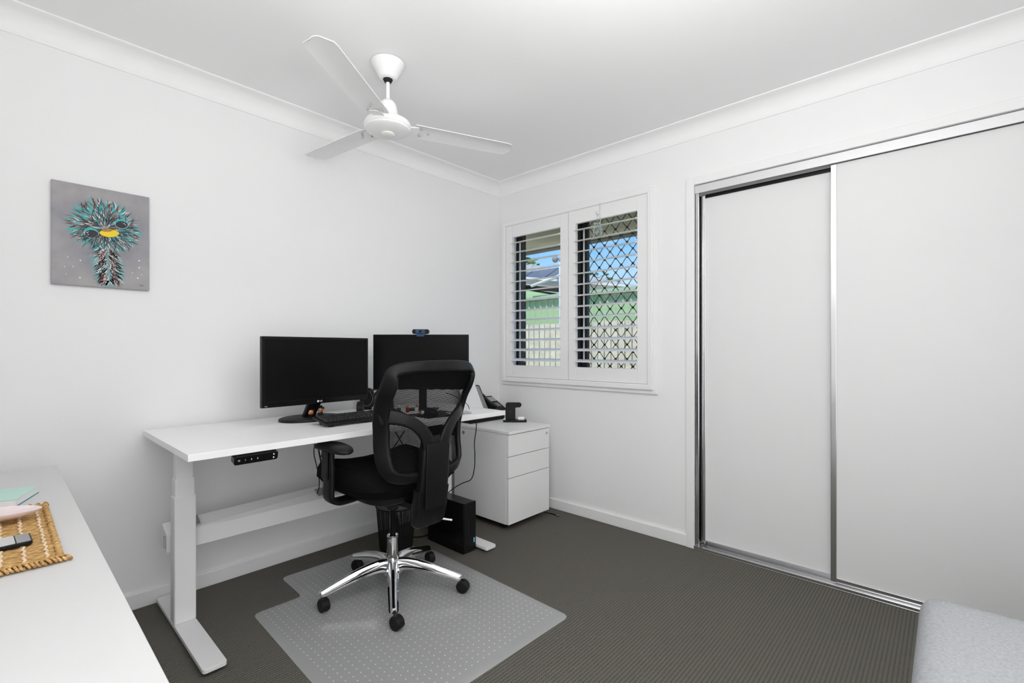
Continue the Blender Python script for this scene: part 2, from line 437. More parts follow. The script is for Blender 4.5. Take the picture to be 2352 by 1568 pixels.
def shutter(x0, x1, open_x0, open_x1, nm, lab):
    z0, z1 = .9295, 2.102; oz0, oz1 = 1.020, 2.006; y0, y1 = -.022, .006
    t = thing(nm, lab, None, (x0, 0, z0)); t.parent = win; t.matrix_parent_inverse = WM[win.name].inverted()
    b = NB(); box(b, x0, open_x0, y0, y1, z0, z1); box(b, open_x1, x1, y0, y1, z0, z1)
    box(b, open_x0, open_x1, y0 + .002, y1 - .002, z0, oz0); box(b, open_x0, open_x1, y0 + .002, y1 - .002, oz1, z1)
    obj('panel_frame', b, M_trim, t, bev=.002)
    L0 = None
    for k in range(13):
        z = 1.064 + k * .0749
        if L0 is None:
            b = NB(); w = .080; th = .011; tilt = R(13)
            ring = []
            for j in range(18):
                a = 2 * PI * j / 18
                yy = math.cos(a) * w / 2; zz = math.sin(a) * th / 2 * (1 - .25 * abs(math.cos(a)))
                ring.append((yy * math.cos(tilt) - zz * math.sin(tilt), yy * math.sin(tilt) + zz * math.cos(tilt)))
            loft(b, [[(open_x0 + .0015, y - .008, q) for y, q in ring], [(open_x1 - .0015, y - .008, q) for y, q in ring]])
            b.transform(Matrix.Translation((-x0, 0, 0)))
            L0 = obj('louver', b, M_trim, t, local=True, smooth=50); L0.location = (0, 0, z - z0)
        else:
            c = L0.copy(); COL.objects.link(c); c.parent = t; c.location = (0, 0, z - z0)
    b = NB(); box(b, open_x0 + .026, open_x0 + .034, .034, .040, 1.06, 1.97); obj('tilt_rod', b, M_trim, t)
    for z in ((1.07, 1.15), (1.85, 1.93)):
        b = NB(); xx = x0 - .004 if nm.endswith('l') else x1 + .002
        cyl(b, (xx, -.024, z[0]), (xx, -.024, z[1]), .004, n=8); obj('hinge', b, M_trim, t)
    return t
shutter(.094, .688, .160, .622, 'shutter_panel', None)
shutter(.692, 1.286, .752, 1.216, 'shutter_panel', None)
# S-hook and crystal hanger on the shutter
b = NB(); x = .949
pts = [(x + .022, -.018, 2.106), (x + .012, -.030, 2.107), (x + .006, -.034, 2.095), (x + .004, -.034, 2.06), (x + .001, -.034, 2.036), (x - .010, -.035, 2.027), (x - .020, -.036, 2.035), (x - .023, -.036, 2.052)]
tube(b, smooth_pts(pts, 5), .0018, 8); tag(obj('hanging_hook', b, M_steel, smooth=60), 'thin bent silver wire hook over the top rail of the right shutter', 'hook')
t = thing('hanging_ornament', 'small clear glass bead ornament dangling in front of the right shutter', 'ornament', (.955, -.06, 1.90))
b = NB(); tube(b, [(.938, -.038, 2.03), (.945, -.055, 1.99), (.95, -.06, 1.96)], .0012, 6); tube(b, [(.972, -.055, 2.02), (.976, -.06, 1.93), (.982, -.06, 1.89)], .002, 6)
obj('cord', b, M_steel, t)
b = NB(); random.seed(3)
for k in range(46):
    a = random.random(); x = .915 + random.random() * .09 * (.35 + .65 * (1 - a)) + .02 * a; z = 1.885 + a * .09
    Mx = Matrix.Translation((x, -.06 + random.uniform(-.012, .012), z)) @ Matrix.Rotation(random.random() * 3, 4, 'X') @ Matrix.Rotation(random.random() * 3, 4, 'Z')
    bmesh.ops.create_icosphere(b, subdivisions=1, radius=random.uniform(.004, .0075), matrix=Mx)
for k in range(4):
    tube(b, [(.935 + .012 * k, -.06, 1.975), (.915 + .03 * k, -.06, 1.885)], .0012, 5)
obj('glass_beads', b, M_glassy, t, label='cluster of clear glass beads')

# aluminium window behind the shutters
aw = thing('window_2', None, None, (.7, .16, .9), kind='structure')
ax0, ax1, az0, az1 = .03, 1.36, .90, 2.13
b = NB()
box(b, -.04, .088, .125, .20, az0, az1); box(b, ax1 - .05, ax1, .13, .20, az0, az1)
box(b, ax0, ax1, .13, .20, az0, az0 + .045); box(b, ax0, ax1, .13, .20, az1 - .03, az1)
obj('window_frame', b, M_wframe, aw, bev=.003)
b = NB(); box(b, .648, .685, .14, .165, az0 + .04, az1 - .03); box(b, .685, .728, .15, .19, az0 + .04, az1 - .03); obj('meeting_stile', b, M_wframe, aw, bev=.003)
def glass_mat():
    m = bpy.data.materials.new('window_glass'); m.use_nodes = True
    t = m.node_tree; t.nodes.clear(); o = nn(t, 'ShaderNodeOutputMaterial'); tr = nn(t, 'ShaderNodeBsdfTransparent'); gl = nn(t, 'ShaderNodeBsdfGlossy')
    tr.inputs[0].default_value = (.97, .98, .98, 1); gl.inputs['Roughness'].default_value = .02
    mx_ = nn(t, 'ShaderNodeMixShader'); mx_.inputs[0].default_value = .05
    t.links.new(tr.outputs[0], mx_.inputs[1]); t.links.new(gl.outputs[0], mx_.inputs[2]); t.links.new(mx_.outputs[0], o.inputs[0])
    return m
M_glass = glass_mat()
b = NB(); box(b, ax0 + .07, .655, .152, .156, az0 + .04, az1 - .03); obj('glass_pane', b, M_glass, aw)
b = NB(); box(b, .72, ax1 - .045, .158, .162, az0 + .04, az1 - .03); obj('glass_pane', b, M_glass, aw)
# diamond security grille in the right half
b = NB(); px_, pz_ = .088, .100
for k in range(-1, 27):
    zc = az0 + k * pz_ / 2
    pts = []
    sgn = 1 if k % 2 else -1
    xs = ax0 + .60
    j = 0
    while xs + j * px_ / 2 < ax1 + .03:
        xx = xs + j * px_ / 2; amp = pz_ / 4 * .86
        s_ = sgn * (1 if j % 2 else -1)
        zz = zc + s_ * amp
        pts += [(xx - .006, .195, zz), (xx + .006, .195, zz)]
        j += 1
    pts = [p for p in pts if .68 < p[0] < ax1 - .03]
    if zc < az0 + .04 or zc > az1 - .03: continue
    for q in range(len(pts) - 1):
        a_, c_ = Vector(pts[q]), Vector(pts[q + 1])
        tube(b, [a_, c_], .0028, 5)
for k in range(-1, 27):
    for j in range(0, 18):
        xx = ax0 + .60 + j * px_ / 2
        zc = az0 + k * pz_ / 2 + pz_ / 4
        if (j + k) % 2 == 0 and .69 < xx < ax1 - .04 and az0 + .06 < zc < az1 - .05: box(b, xx - .006, xx + .006, .190, .200, zc - .008, zc + .008)
obj('security_grille', b, M_wframe, aw, label='black diamond pattern security grille')
b = NB(); box(b, -.20, -.03, .20, .36, .6, 2.13); box(b, ax1, 1.46, .14, .36, .6, 2.13); box(b, ax0 - .0, ax1, .12, .36, .55, az0)
struct('wall_brick_outside', b, M_brick)
b = NB(); box(b, -.2, 1.5, .12, .36, 2.13, 2.44); struct('wall_lintel_outside', b, M_soffit)

# ---- sliding wardrobe doors
b = NB(); box(b, 1.5215, dx0, -.016, 0, 0, dz1 + .046); box(b, dx0, XR, -.016, 0, dz1, dz1 + .046); struct('trim_5', b, M_trim, bev=.003)
wt = thing('trim_6', None, None, (dx0, .05, 0), kind='structure')
b = NB(); box(b, dx0 + .003, XR, -.006, .0, 2.034, 2.078); box(b, dx0 + .003, XR, 0, .115, 2.072, 2.080); box(b, dx0 + .003, XR, .058, .060, 2.034, 2.075); obj('top_track', b, M_alub, wt, bev=.001)
b = NB(); box(b, dx0, XR, -.018, .115, 0, .006); box(b, dx0, XR, -.018, -.010, .006, .020); box(b, dx0, XR, .026, .032, .006, .020); box(b, dx0, XR, .070, .076, .006, .018); obj('bottom_track', b, M_alu, wt, bev=.001)
b = NB(); box(b, dx0 + .002, dx0 + .022, .0, .008, .018, 2.034); box(b, dx0 + .002, dx0 + .006, .0, .10, .018, 2.034); obj('jamb_channel', b, M_alu, wt, bev=.001)
def sdoor(nm, x0, x1, y, lab):
    t = thing(nm, None, None, (x0, y, 0), kind='structure')
    b = NB(); box(b, x0 + .012, x1 - .012, y, y + .010, .040, 2.022 if y > .03 else 2.032); obj('door_panel', b, M_doorp, t)
    for s_, xx in ((0, x0), (1, x1 - .024)):
        b = NB(); box(b, xx, xx + .024, y - .010, y + .016, .022, 2.03); obj('stile', b, M_alu, t, bev=.002)
    b = NB(); box(b, x0 + .024, x1 - .024, y - .006, y + .016, .024, .046); obj('bottom_rail', b, M_alu, t, bev=.001)
    b = NB(); box(b, x0 + .024, x1 - .024, *((y - .006, y + .016) if y > .03 else (y + .0101, y + .018)), 2.010, 2.03); obj('top_rail', b, M_bgloss if y > .03 else M_alub, t, bev=.001)  # first door's rail is black to paint the shaded gap under the track
sdoor('door_1', dx0 + .022, 2.262, .044, '')
sdoor('door_2', 2.222, 3.115, .012, '')

# ================================================================== CEILING FAN
FC = (.771, -1.518, 0)
fan = thing('ceiling_fan', 'white three bladed ceiling fan hanging from the ceiling on a short rod', 'ceiling fan', (FC[0], FC[1], H))
def fl(nm, prof, m, sm=40, **k):
    b = NB(); lathe(b, prof, FC, 48); return obj(nm, b, m, fan, smooth=sm, **k)
fl('canopy', [(.066, 2.438), (.074, 2.436), (.073, 2.428), (.040, 2.372), (.034, 2.366), (.022, 2.364)], M_fan)
fl('canopy_gap', [(.022, 2.366), (.021, 2.362), (.014, 2.350)], M_dark, label='dark ball joint in the canopy mouth')
fl('down_rod', [(.0085, 2.37), (.0085, 2.258)], M_fan)
fl('motor_housing', [(.012, 2.270), (.026, 2.266), (.036, 2.252), (.041, 2.235), (.046, 2.195), (.047, 2.186)], M_fan, 60)
fl('motor_gap', [(.060, 2.188), (.060, 2.180)], M_bgloss, label='dark ring between motor and hub')
hub = fl('hub', [(.055, 2.184), (.080, 2.180), (.099, 2.168), (.104, 2.155), (.104, 2.144), (.100, 2.140), (.099, 2.134), (.092, 2.129), (.060, 2.121), (.034, 2.119)], M_fan, 35)
b = NB(); lathe(b, [(.030, 2.120), (.031, 2.114), (.026, 2.110), (.010, 2.108)], FC, 32); obj('hub_cap', b, M_fanc, hub, smooth=50)
b = text_bm('ORPON', .011); b.transform(Matrix.Translation((FC[0], FC[1], 0)) @ Matrix.Rotation(R(-30), 4, 'Z') @ Matrix.Translation((0, -.0465, 2.212)) @ Matrix.Rotation(R(90), 4, 'X'))
obj('maker_mark', b, M_navy, fan)
for ang in (-54.5, 67.8, 186.6):
    b = NB(); rings = []
    Mb = Matrix.Translation((FC[0], FC[1], 2.158)) @ Matrix.Rotation(R(ang), 4, 'Z') @ Matrix.Rotation(R(-9), 4, 'X')
    L = .615
    for k in range(25):
        u = k / 24; r_ = .115 + (L - .115) * u
        w0, w1 = -.060, .058
        tp = 1.0
        if u > .93: tp = math.sqrt(max(0.02, 1 - ((u - .93) / .075) ** 2))
        if u < .05: tp = .86 + .14 * u / .05
        a0, a1 = w0 * (tp if u > .5 else 1), w1 * tp
        prof = [(a0, -.012), (a0 * .55, -.002), (0, .0015), (a1 * .7, .001), (a1, -.001)]
        top = [(p, q + .003) for p, q in reversed(prof)]
        rings.append([Mb @ Vector((r_, p, q)) for p, q in prof + top])
    loft(b, rings); bl = obj('blade', b, M_fan, fan, smooth=25)
    b = NB()
    prism(b, [Mb @ Vector(p) for p in ((.075, -.022, -.006), (.135, -.032, -.006), (.145, 0, -.006), (.135, .030, -.006), (.075, .022, -.006))], (0, 0, .005))
    obj('blade_bracket', b, M_fan, bl, bev=.002)
    for (rx, ry) in ((.15, -.028), (.15, .028), (.185, 0)):
        b = NB(); cyl(b, Mb @ Vector((rx, ry, -.009)), Mb @ Vector((rx, ry, 0)), .0045, n=10); obj('screw', b, M_lgrey, bl)

# ================================================================== SIT-STAND DESK
DZ = .786
desk = thing('standing_desk', 'white height adjustable desk with two telescopic legs along the left wall', 'desk', (.38, -1.46, 0))
b = NB(); box(b, .028, .744, -2.280, -.716, DZ - .025, DZ); obj('desktop', b, M_desk, desk, bev=.0015)
b = NB(); box(b, .10, .68, -2.25, -2.19, DZ - .036, DZ - .0255); box(b, .10, .68, -.90, -.84, DZ - .036, DZ - .0255); box(b, .25, .30, -2.2, -.86, DZ - .056, DZ - .0255); obj('support_beam', b, M_pwhite, desk, bev=.002)
for y0 in (-2.235, -.862):
    ft = NB(); P_ = rrect(.355, .0385, .012)
    prism(ft, [(.385 + p, y0 + .0385 + q, .014) for p, q in P_], (0, 0, .016)); foot = obj('foot', ft, M_pwhite, desk, bev=.002)
    for xx in (.08, .69):
        b = NB(); cyl(b, (xx, y0 + .0385, .0), (xx, y0 + .0385, .015), .023, n=20); obj('levelling_pad', b, M_rubber, foot)
    b = NB(); box(b, .285, .350, y0, y0 + .077, .03, .545); leg = obj('leg', b, M_pwhite, desk, bev=.006, seg=3)
    b = NB(); box(b, .290, .345, y0 + .004, y0 + .073, .54, .618); obj('leg_stage', b, M_pwhite, leg, bev=.005)
    b = NB(); box(b, .295, .340, y0 + .008, y0 + .069, .61, DZ - .036); obj('leg_stage', b, M_pwhite, leg, bev=.005)
tr = NB()
y0, y1 = -2.245, -.80
A = [(.275, .305), (.275, .378), (.195, .408), (.195, .335)]
Bp = [(.275, .305), (.275, .378), (.175, .438), (.175, .335)]
loft(tr, [[(x, y0, z) for x, z in A], [(x, y1, z) for x, z in Bp]])
tray = obj('cable_tray', tr, M_pwhite, desk, bev=.002)
for ya, yb in ((-1.60, -1.42), (-2.16, -2.122)):
    b = NB(); prism(b, [(.262, ya, .3905), (.262, yb, .3925), (.215, yb, .4175), (.215, ya, .4145)], (0.001, 0, .002)); obj('tray_slot', b, M_grey, tray, label='dark slot in the tray top')
for yy in (-2.2455,):
    b = NB(); picture_frame(b, 0, .034, 0, .045, .002, 0, .001); b.transform(Matrix.Translation((.228, yy - .001, .32))); obj('knockout', b, M_grey, tray)
cp = NB(); box(cp, .690, .752, -2.155, -1.985, DZ - .044, DZ - .0255)
Mc = Matrix.Translation((.745, -2.064, DZ - .046)) @ Matrix.Rotation(R(14), 4, 'Y')
b = NB(); prism(b, [Mc @ Vector((-.03, p, q)) for p, q in rrect(.076, .0165, .008)], Mc.to_3x3() @ Vector((.034, 0, 0))); ctl = obj('controller', b, M_bgloss, desk, bev=.0015, label='black slim height controller with numbered buttons')
for k, ch in enumerate(('M', '1', '2', '3')):
    b = text_bm(ch, .009); b.transform(Mc @ Matrix.Translation((.0045, -.060 + .021 * k, 0.0)) @ Matrix.Rotation(R(90), 4, 'Z') @ Matrix.Rotation(R(90), 4, 'X')); obj('button_mark', b, M_mark, ctl)
for q in (.007, -.006):
    b = NB(); cyl(b, Mc @ Vector((.003, .060, q)), Mc @ Vector((.005, .060, q)), .0028, n=10); obj('button', b, M_mark, ctl)
cp.free()

# ================================================================== MONITORS
def monitor1():
    p0 = Vector((.348, -1.906)); p1 = Vector((.3275, -1.355)); c = (p0 + p1) / 2; rz = math.atan2((p1 - p0).y, (p1 - p0).x)
    t = thing('monitor', 'black wide monitor on an oval stand, the left one on the standing desk', 'monitor', (c.x, c.y, DZ), rz)
    W = .2755; zb, zt = .088, .417     # local: x along screen, -y towards viewer
    b = NB(); box(b, -W, W, 0, .020, zb, zt); hs = obj('housing', b, M_bgloss, t, local=True, bev=.003)
    b = NB(); prism(b, [(-.2, .02, .14), (.2, .02, .14), (.2, .02, .37), (-.2, .02, .37)], (0, .02, 0)); obj('rear_cover', b, M_black, t, local=True, bev=.01)
    b = NB(); box(b, -W + .012, W - .012, -.0012, .001, zb + .026, zt - .012); obj('screen', b, M_screen, t, local=True)
    b = NB(); picture_frame(b, -W + .010, W - .010, zb + .024, zt - .010, .0022, -.0018, 0); obj('bezel_lip', b, M_black, t, local=True)
    b = NB(); cyl(b, (-.0075, -.001, zb + .012), (-.0075, .0, zb + .012), .0052, n=20); b2 = text_bm('LG', .011); b2.transform(Matrix.Translation((.0080, -.0006, zb + .012)) @ Matrix.Rotation(R(90), 4, 'X'))
    me = bpy.data.meshes.new('x'); b2.to_mesh(me); b2.free(); b.from_mesh(me); bpy.data.meshes.remove(me)
    obj('maker_mark', b, M_mark, hs, local=True)
    b = NB(); box(b, -.262, -.250, -.0012, 0, zb + .006, zb + .009); obj('model_mark', b, M_grey, hs, local=True)
    b = NB(); s0 = [(-.035, .015, zb + .03), (.035, .015, zb + .03), (.035, .04, zb + .03), (-.035, .04, zb + .03)]
    s1 = [(-.028, .10, .012), (.028, .10, .012), (.028, .135, .012), (-.028, .135, .012)]
    loft(b, [s1, s0]); obj('neck', b, M_black, t, local=True, bev=.004)
    b = NB(); prof = [(1, 0), (1, .008), (.985, .012), (.93, .015), (.4, .017)]
    loft(b, [[(.150 * k * math.cos(a), .10 + .115 * k * math.sin(a), z) for a in [2 * PI * j / 56 for j in range(56)]] for k, z in prof])
    obj('base', b, M_black, t, local=True, smooth=35)
    return t
monitor1()
def monitor2():
    c = Vector((.431, -1.083)); rz = R(42.9)
    t = thing('monitor', 'black thin-bezel monitor behind the office chair, a webcam on its top', 'monitor', (c.x, c.y, DZ), rz)
    W = .272; zb, zt = .128, .441
    b = NB(); box(b, -W, W, 0, .012, zb, zt); obj('housing', b, M_bgloss, t, local=True, bev=.002)
    b = NB(); box(b, -W + .004, W - .004, -.0012, .001, zb + .010, zt - .004); obj('screen', b, M_screen, t, local=True)
    b = NB(); box(b, -.12, .12, .012, .05, .16, .33); obj('rear_cover', b, M_black, t, local=True, bev=.012)
    b = NB(); box(b, -.022, .022, .05, .068, .004, .30); obj('neck', b, M_black, t, local=True, bev=.003)
    b = NB(); prism(b, [(-.09, .045, .0005), (.08, .045, .0005), (.08, .15, .0005), (-.09, .15, .0005)], (0, 0, .008)); obj('base', b, M_black, t, local=True, bev=.003)
    w = thing('webcam', 'small black and blue webcam clipped on the right monitor', 'webcam', (c.x, c.y, DZ + zt), rz)
    b = NB(); P_ = rrect(.047, .0135, .011); prism(b, [(p, -.018, .016 + q) for p, q in P_], (0, .030, 0)); obj('body', b, M_black, w, local=True, bev=.003)
    b = NB(); P_ = rrect(.027, .0115, .003); prism(b, [(p, -.0205, .016 + q) for p, q in P_], (0, .004, 0)); f = obj('face_plate', b, M_blue, w, local=True, label='blue glass face plate')
    b = NB(); cyl(b, (0, -.0225, .016), (0, -.020, .016), .008, n=20); obj('lens', b, M_bgloss, f, local=True)
    b = NB(); box(b, -.022, .022, -.016, -.0035, -.012, .003); box(b, -.022, .022, -.010, .03, .001, .004); obj('clip', b, M_blue, w, local=True, bev=.001)
monitor2()

# ================================================================== THINGS ON THE DESK
# keyboard
kx0, kx1, ky0, ky1 = .420, .560, -1.705, -1.262
kb = thing('keyboard', 'black full size keyboard lying in front of the left monitor', 'keyboard', (.49, -1.48, DZ))
ang = math.atan2(.020, .14)
Mk = Matrix.Translation((kx1, 0, DZ + .006)) @ Matrix.Rotation(ang, 4, 'Y')
b = NB(); prism(b, [Mk @ Vector(p) for p in ((-.14, ky0, 0), (0, ky0, 0), (.004, ky0, .004), (0, ky0, .012), (-.14, ky0, .014))], Mk.to_3x3() @ Vector((0, ky1 - ky0, 0))); obj('case', b, M_black, kb, bev=.003)
for q in ((kx0 + .01, kx0 + .03, ky0 + .03, ky0 + .05, .0235), (kx0 + .01, kx0 + .03, ky1 - .05, ky1 - .03, .0235), (kx1 - .02, kx1 - .005, ky0 + .02, ky0 + .045, .008), (kx1 - .02, kx1 - .005, ky1 - .045, ky1 - .02, .008)):
    b = NB(); box(b, *q[:4], DZ, DZ + q[4]); obj('foot', b, M_black, kb)
kn = 0; KEY = None
for r_ in range(6):
    nk = 21 if r_ != 5 else 0
    row = []
    if r_ == 5: row = [(0, 1.3), (1.3, 1.3), (2.6, 1.3), (3.9, 5.4), (9.3, 1.3), (10.6, 1.3), (11.9, 1.2), (15.3, 1), (16.3, 1), (14.3, 1), (17.6, 2), (19.6, 1)]
    else: row = [(k, 1) for k in range(13)] + [(14.3 + k, 1) for k in range(3)] + [(17.6 + k, 1) for k in range(4)]
    for (q, w) in row:
        if kn >= 100: break
        xx = -.128 + r_ * .0195; yy = ky0 + .010 + q * .01965
        b = NB(); h = .0075
        lo = [(xx, yy, .012), (xx + .017, yy, .012), (xx + .017, yy + .0195 * w - .002, .012), (xx, yy + .0195 * w - .002, .012)]
        hi = [(xx + .002, yy + .002, .012 + h), (xx + .015, yy + .002, .012 + h), (xx + .015, yy + .0195 * w - .004, .012 + h), (xx + .002, yy + .0195 * w - .004, .012 + h)]
        loft(b, [[Mk @ Vector(p) for p in lo], [Mk @ Vector(p) for p in hi]]); obj('key', b, M_key, kb); kn += 1
# little toy figures by the monitor stand
def toy(nm, lab, x, y, rz, col):
    t = thing(nm, lab, 'toy figure', (x, y, DZ + .0), rz, 'toy figures by the left monitor stand')
    z0 = .017
    b = NB(); box(b, -.012, .012, -.010, .010, z0, z0 + .012); obj('base_block', b, M_bgloss, t, local=True, bev=.002)
    b = NB(); bmesh.ops.create_uvsphere(b, u_segments=14, v_segments=10, radius=.013, matrix=Matrix.Translation((0, -.004, z0 + .022))); obj('body', b, col, t, local=True, smooth=60)
    b = NB(); bmesh.ops.create_uvsphere(b, u_segments=14, v_segments=8, radius=.0105, matrix=Matrix.Translation((0, .004, z0 + .038))); box(b, -.018, -.010, -.002, .006, z0 + .028, z0 + .04); box(b, .010, .018, -.002, .006, z0 + .028, z0 + .04); obj('helmet', b, M_bgloss, t, local=True, smooth=50)
    b = NB(); box(b, -.004, .004, -.018, -.012, z0 + .024, z0 + .032); box(b, -.008, -.003, -.018, -.013, z0 + .014, z0 + .019); obj('badge', b, M_pw, t, local=True, bev=.001)
toy('toy_figure', 'small orange and black toy figure nearest the keyboard', .262, -1.638, R(50), M_orange)
toy('toy_figure', 'small orange and black toy figure behind the first, by the stand neck', .232, -1.575, R(60), M_orange)
# speakers
def speaker(x, y, rz, lab):
    t = thing('speaker', lab, 'speaker', (x, y, DZ), rz, 'desktop speakers')
    b = NB(); P_ = rrect(.040, .062, .036, 8)
    loft(b, [[(p * k, yy, .064 + q * k) for p, q in P_] for yy, k in ((-.030, .90), (-.036 + .012, 1), (.03, 1), (.045, .85))]); obj('cabinet', b, M_black, t, local=True, smooth=40)
    b = NB(); tube(b, [(.033 * math.cos(a), -.031, .068 + .045 * math.sin(a)) for a in [2 * PI * j / 28 for j in range(29)]], .0012, 6); obj('trim_ring', b, M_grey, t, local=True)
    b = NB(); cyl(b, (0, 0, 0), (0, 0, .006), .028, n=20); obj('foot', b, M_rubber, t, local=True)
speaker(.095, -1.225, R(55), 'rounded black speaker behind the right end of the left monitor')
speaker(.235, -1.215, R(50), 'black speaker between the two monitors, mostly behind the chair')
# mouse mat, mouse
b = NB(); P_ = rrect(.10, .125, .010); prism(b, [(.578 + p, -1.09 + q, DZ) for p, q in P_], (0, 0, .003)); tag(obj('mouse_pad', b, M_rubber, bev=.0008), 'black mouse pad on the desk behind the chair', 'mouse pad')
ms = thing('computer_mouse', 'black mouse with a silver grey side on the mouse pad', 'mouse', (.575, -1.135, DZ + .003), R(200))
def blob(bm, sx_, sy_, sz_, n=20, m=8, flat=0.0):
    rings = []
    for i in range(m + 1):
        a = PI / 2 * i / m; k = math.cos(a) ** .7 if i < m else .02
        rings.append([(sx_ * k * math.cos(t_), sy_ * k * math.sin(t_), sz_ * math.sin(a)) for t_ in [2 * PI * j / n for j in range(n)]])
    loft(bm, rings)
b = NB(); blob(b, .055, .032, .038); obj('body', b, M_black, ms, local=True, smooth=60)
b = NB(); blob(b, .020, .012, .022); b.transform(Matrix.Translation((.03, .024, .006))); obj('side_panel', b, M_steel, ms, local=True, smooth=60)
# thin notebook on the right part of the desk
b = NB(); prism(b, [(.655, -1.06, DZ + .003), (.690, -.930, DZ + .003), (.62, -.905, DZ + .003), (.585, -1.03, DZ + .003)], (0, 0, .004)); tag(obj('thin_tablet', b, M_lgrey, bev=.001), 'thin grey tablet lying at the desk front edge right of the chair', 'tablet')
# clutter under the right monitor, seen through the chair mesh
t = thing('headset', 'black headset standing on the desk under the right monitor', 'headset', (.31, -1.24, DZ))
b = NB(); tube(b, [(.31 + .03 * math.cos(a), -1.30 + .075 * math.cos(a), DZ + .06 + .075 * math.sin(a)) for a in [PI * j / 16 for j in range(17)]], .005, 8); obj('headband', b, M_black, t, smooth=60)
for s_ in (-1, 1):
    b = NB(); c = Vector((.31 + .03 * s_, -1.30 + .075 * s_, DZ + .038)); cyl(b, c - Vector((.01, .012, 0)), c + Vector((.01, .012, 0)), .036, n=20); obj('ear_cup', b, M_black, t, bev=.005)
def fig(x, y, col1, col2, lab, h=.05):
    t = thing('toy_figurine', lab, 'toy figure', (x, y, DZ), R(40), 'toy figurines under the right monitor')
    b = NB(); box(b, -.013, .013, -.01, .01, 0, .004); obj('stand', b, M_white, t, local=True, bev=.001)
    b = NB(); loft(b, [[(k * .010 * math.cos(a), k * .007 * math.sin(a), z) for a in [2 * PI * j / 12 for j in range(12)]] for k, z in ((.9, .004), (1, .012), (1.1, .028), (.6, .034))]); obj('body', b, col1, t, local=True, smooth=50)
    b = NB(); bmesh.ops.create_uvsphere(b, u_segments=12, v_segments=8, radius=.0085, matrix=Matrix.Translation((0, 0, .041))); obj('head', b, col2, t, local=True, smooth=60)
fig(.418, -1.165, M_red, M_yellow, 'small red bodied yellow headed figurine under the right monitor')
fig(.395, -1.205, M_blue, M_white, 'small blue bodied white headed figurine under the right monitor')
fig(.455, -1.13, M_white, M_orange, 'small white bodied orange headed figurine under the right monitor')
# cable arcs on the desk
b = NB(); tube(b, smooth_pts([(.46, -.93, DZ + .10), (.48, -.90, DZ + .09), (.52, -.86, DZ + .06), (.55, -.835, DZ + .03), (.56, -.83, DZ + .004)], 5), .002, 6); tag(obj('monitor_cable', b, M_black, smooth=60), 'short black cable curving down onto the desk right of the chair', 'cable')

# hanging cables
def cable(pts, r, lab, nm='power_cable', m=None):
    b = NB(); tube(b, smooth_pts(pts, 6), r, 8); return tag(obj(nm, b, m or M_black, smooth=60), lab, 'cable')
cable([(.70, -.905, .758), (.70, -.905, .70), (.695, -.915, .62), (.705, -.92, .56), (.70, -.92, .48), (.685, -.93, .42), (.64, -.95, .395), (.58, -.96, .36), (.50, -.94, .31), (.46, -.92, .288)], .0026, 'black cable hanging from the desk edge down towards the small computer')
cable([(.34, -1.652, .76), (.34, -1.655, .69), (.34, -1.660, .63), (.335, -1.645, .57), (.32, -1.625, .50), (.30, -1.615, .45), (.27, -1.61, .41), (.25, -1.60, .40)], .0024, 'thinner black cable hanging under the desk behind the chair arm')
cable([(.34, -1.645, .76), (.34, -1.640, .68), (.34, -1.632, .62), (.33, -1.61, .54), (.31, -1.585, .47), (.28, -1.565, .42), (.25, -1.55, .407)], .0036, 'thicker black cable hanging under the desk behind the chair arm')
cable([(.33, -1.22, .76), (.33, -1.20, .70), (.33, -1.14, .60), (.31, -1.08, .50), (.25, -1.05, .428)], .003, 'black cable slanting down right under the desk, seen through the chair back')
cable([(.30, -1.06, .76), (.30, -1.08, .70), (.30, -1.16, .60), (.28, -1.25, .50), (.25, -1.30, .425)], .003, 'black cable slanting down left under the desk, seen through the chair back')
# cable lying by the bin towards the computer
cable([(.34, -.93, .03), (.28, -.98, .006), (.20, -1.05, .005), (.15, -1.10, .005)], .004, 'black floor cable running behind the small computer')
t = thing('cable_end', 'black cable end with a metal tip on the carpet beside the drawer cabinet', 'cable', (.6, -.1, 0))
b = NB(); tube(b, smooth_pts([(.58, -.16, .02), (.60, -.12, .006), (.635, -.115, .005), (.665, -.12, .006)], 5), .0035, 8); obj('cord', b, M_black, t, smooth=60)
b = NB(); cyl(b, (.665, -.12, .006), (.69, -.125, .006), .006, n=10); obj('plug', b, M_steel, t)

# ================================================================== PEDESTAL
ped = thing('drawer_cabinet', 'white mobile drawer cabinet with three drawers at the right end of the desk', 'cabinet', (.36, -.36, 0))
px0, px1, py0, py1 = .105, .600, -.556, -.148
b = NB(); box(b, px0, px1, py0, py1, .042, .608); obj('body', b, M_cab, ped, bev=.0015)
b = NB(); box(b, px0 - .002, px1 + .030, py0 - .004, py1 + .004, .609, .627); obj('top', b, M_cab, ped, bev=.002)
for i, (z0, z1) in enumerate(((.044, .331), (.335, .466), (.470, .604))):
    b = NB(); box(b, px1 + .002, px1 + .021, py0, py1, z0, z1); d = obj('drawer', b, M_cab, ped, bev=.0015)
    if i == 2:
        b = NB(); cyl(b, (px1 + .021, py1 - .03, .573), (px1 + .026, py1 - .03, .573), .010, n=20); lk = obj('lock', b, M_chrome, d, label='round chrome lock', bev=.001)
        b = NB(); box(b, px1 + .0262, px1 + .0266, py1 - .031, py1 - .029, .567, .579); obj('keyhole', b, M_dark, lk)
b = NB(); box(b, px0 + .01, px1 - .01, py0 + .004, py1 - .004, .030, .0415); obj('plinth', b, M_rubber, ped)
for xx in (px0 + .06, px1 - .05):
    for yy in (py0 + .05, py1 - .05):
        b = NB(); cyl(b, (xx - .004, yy, .017), (xx + .004, yy, .017), .017, n=16); box(b, xx - .012, xx + .012, yy - .012, yy + .012, .018, .032); obj('castor', b, M_rubber, ped)
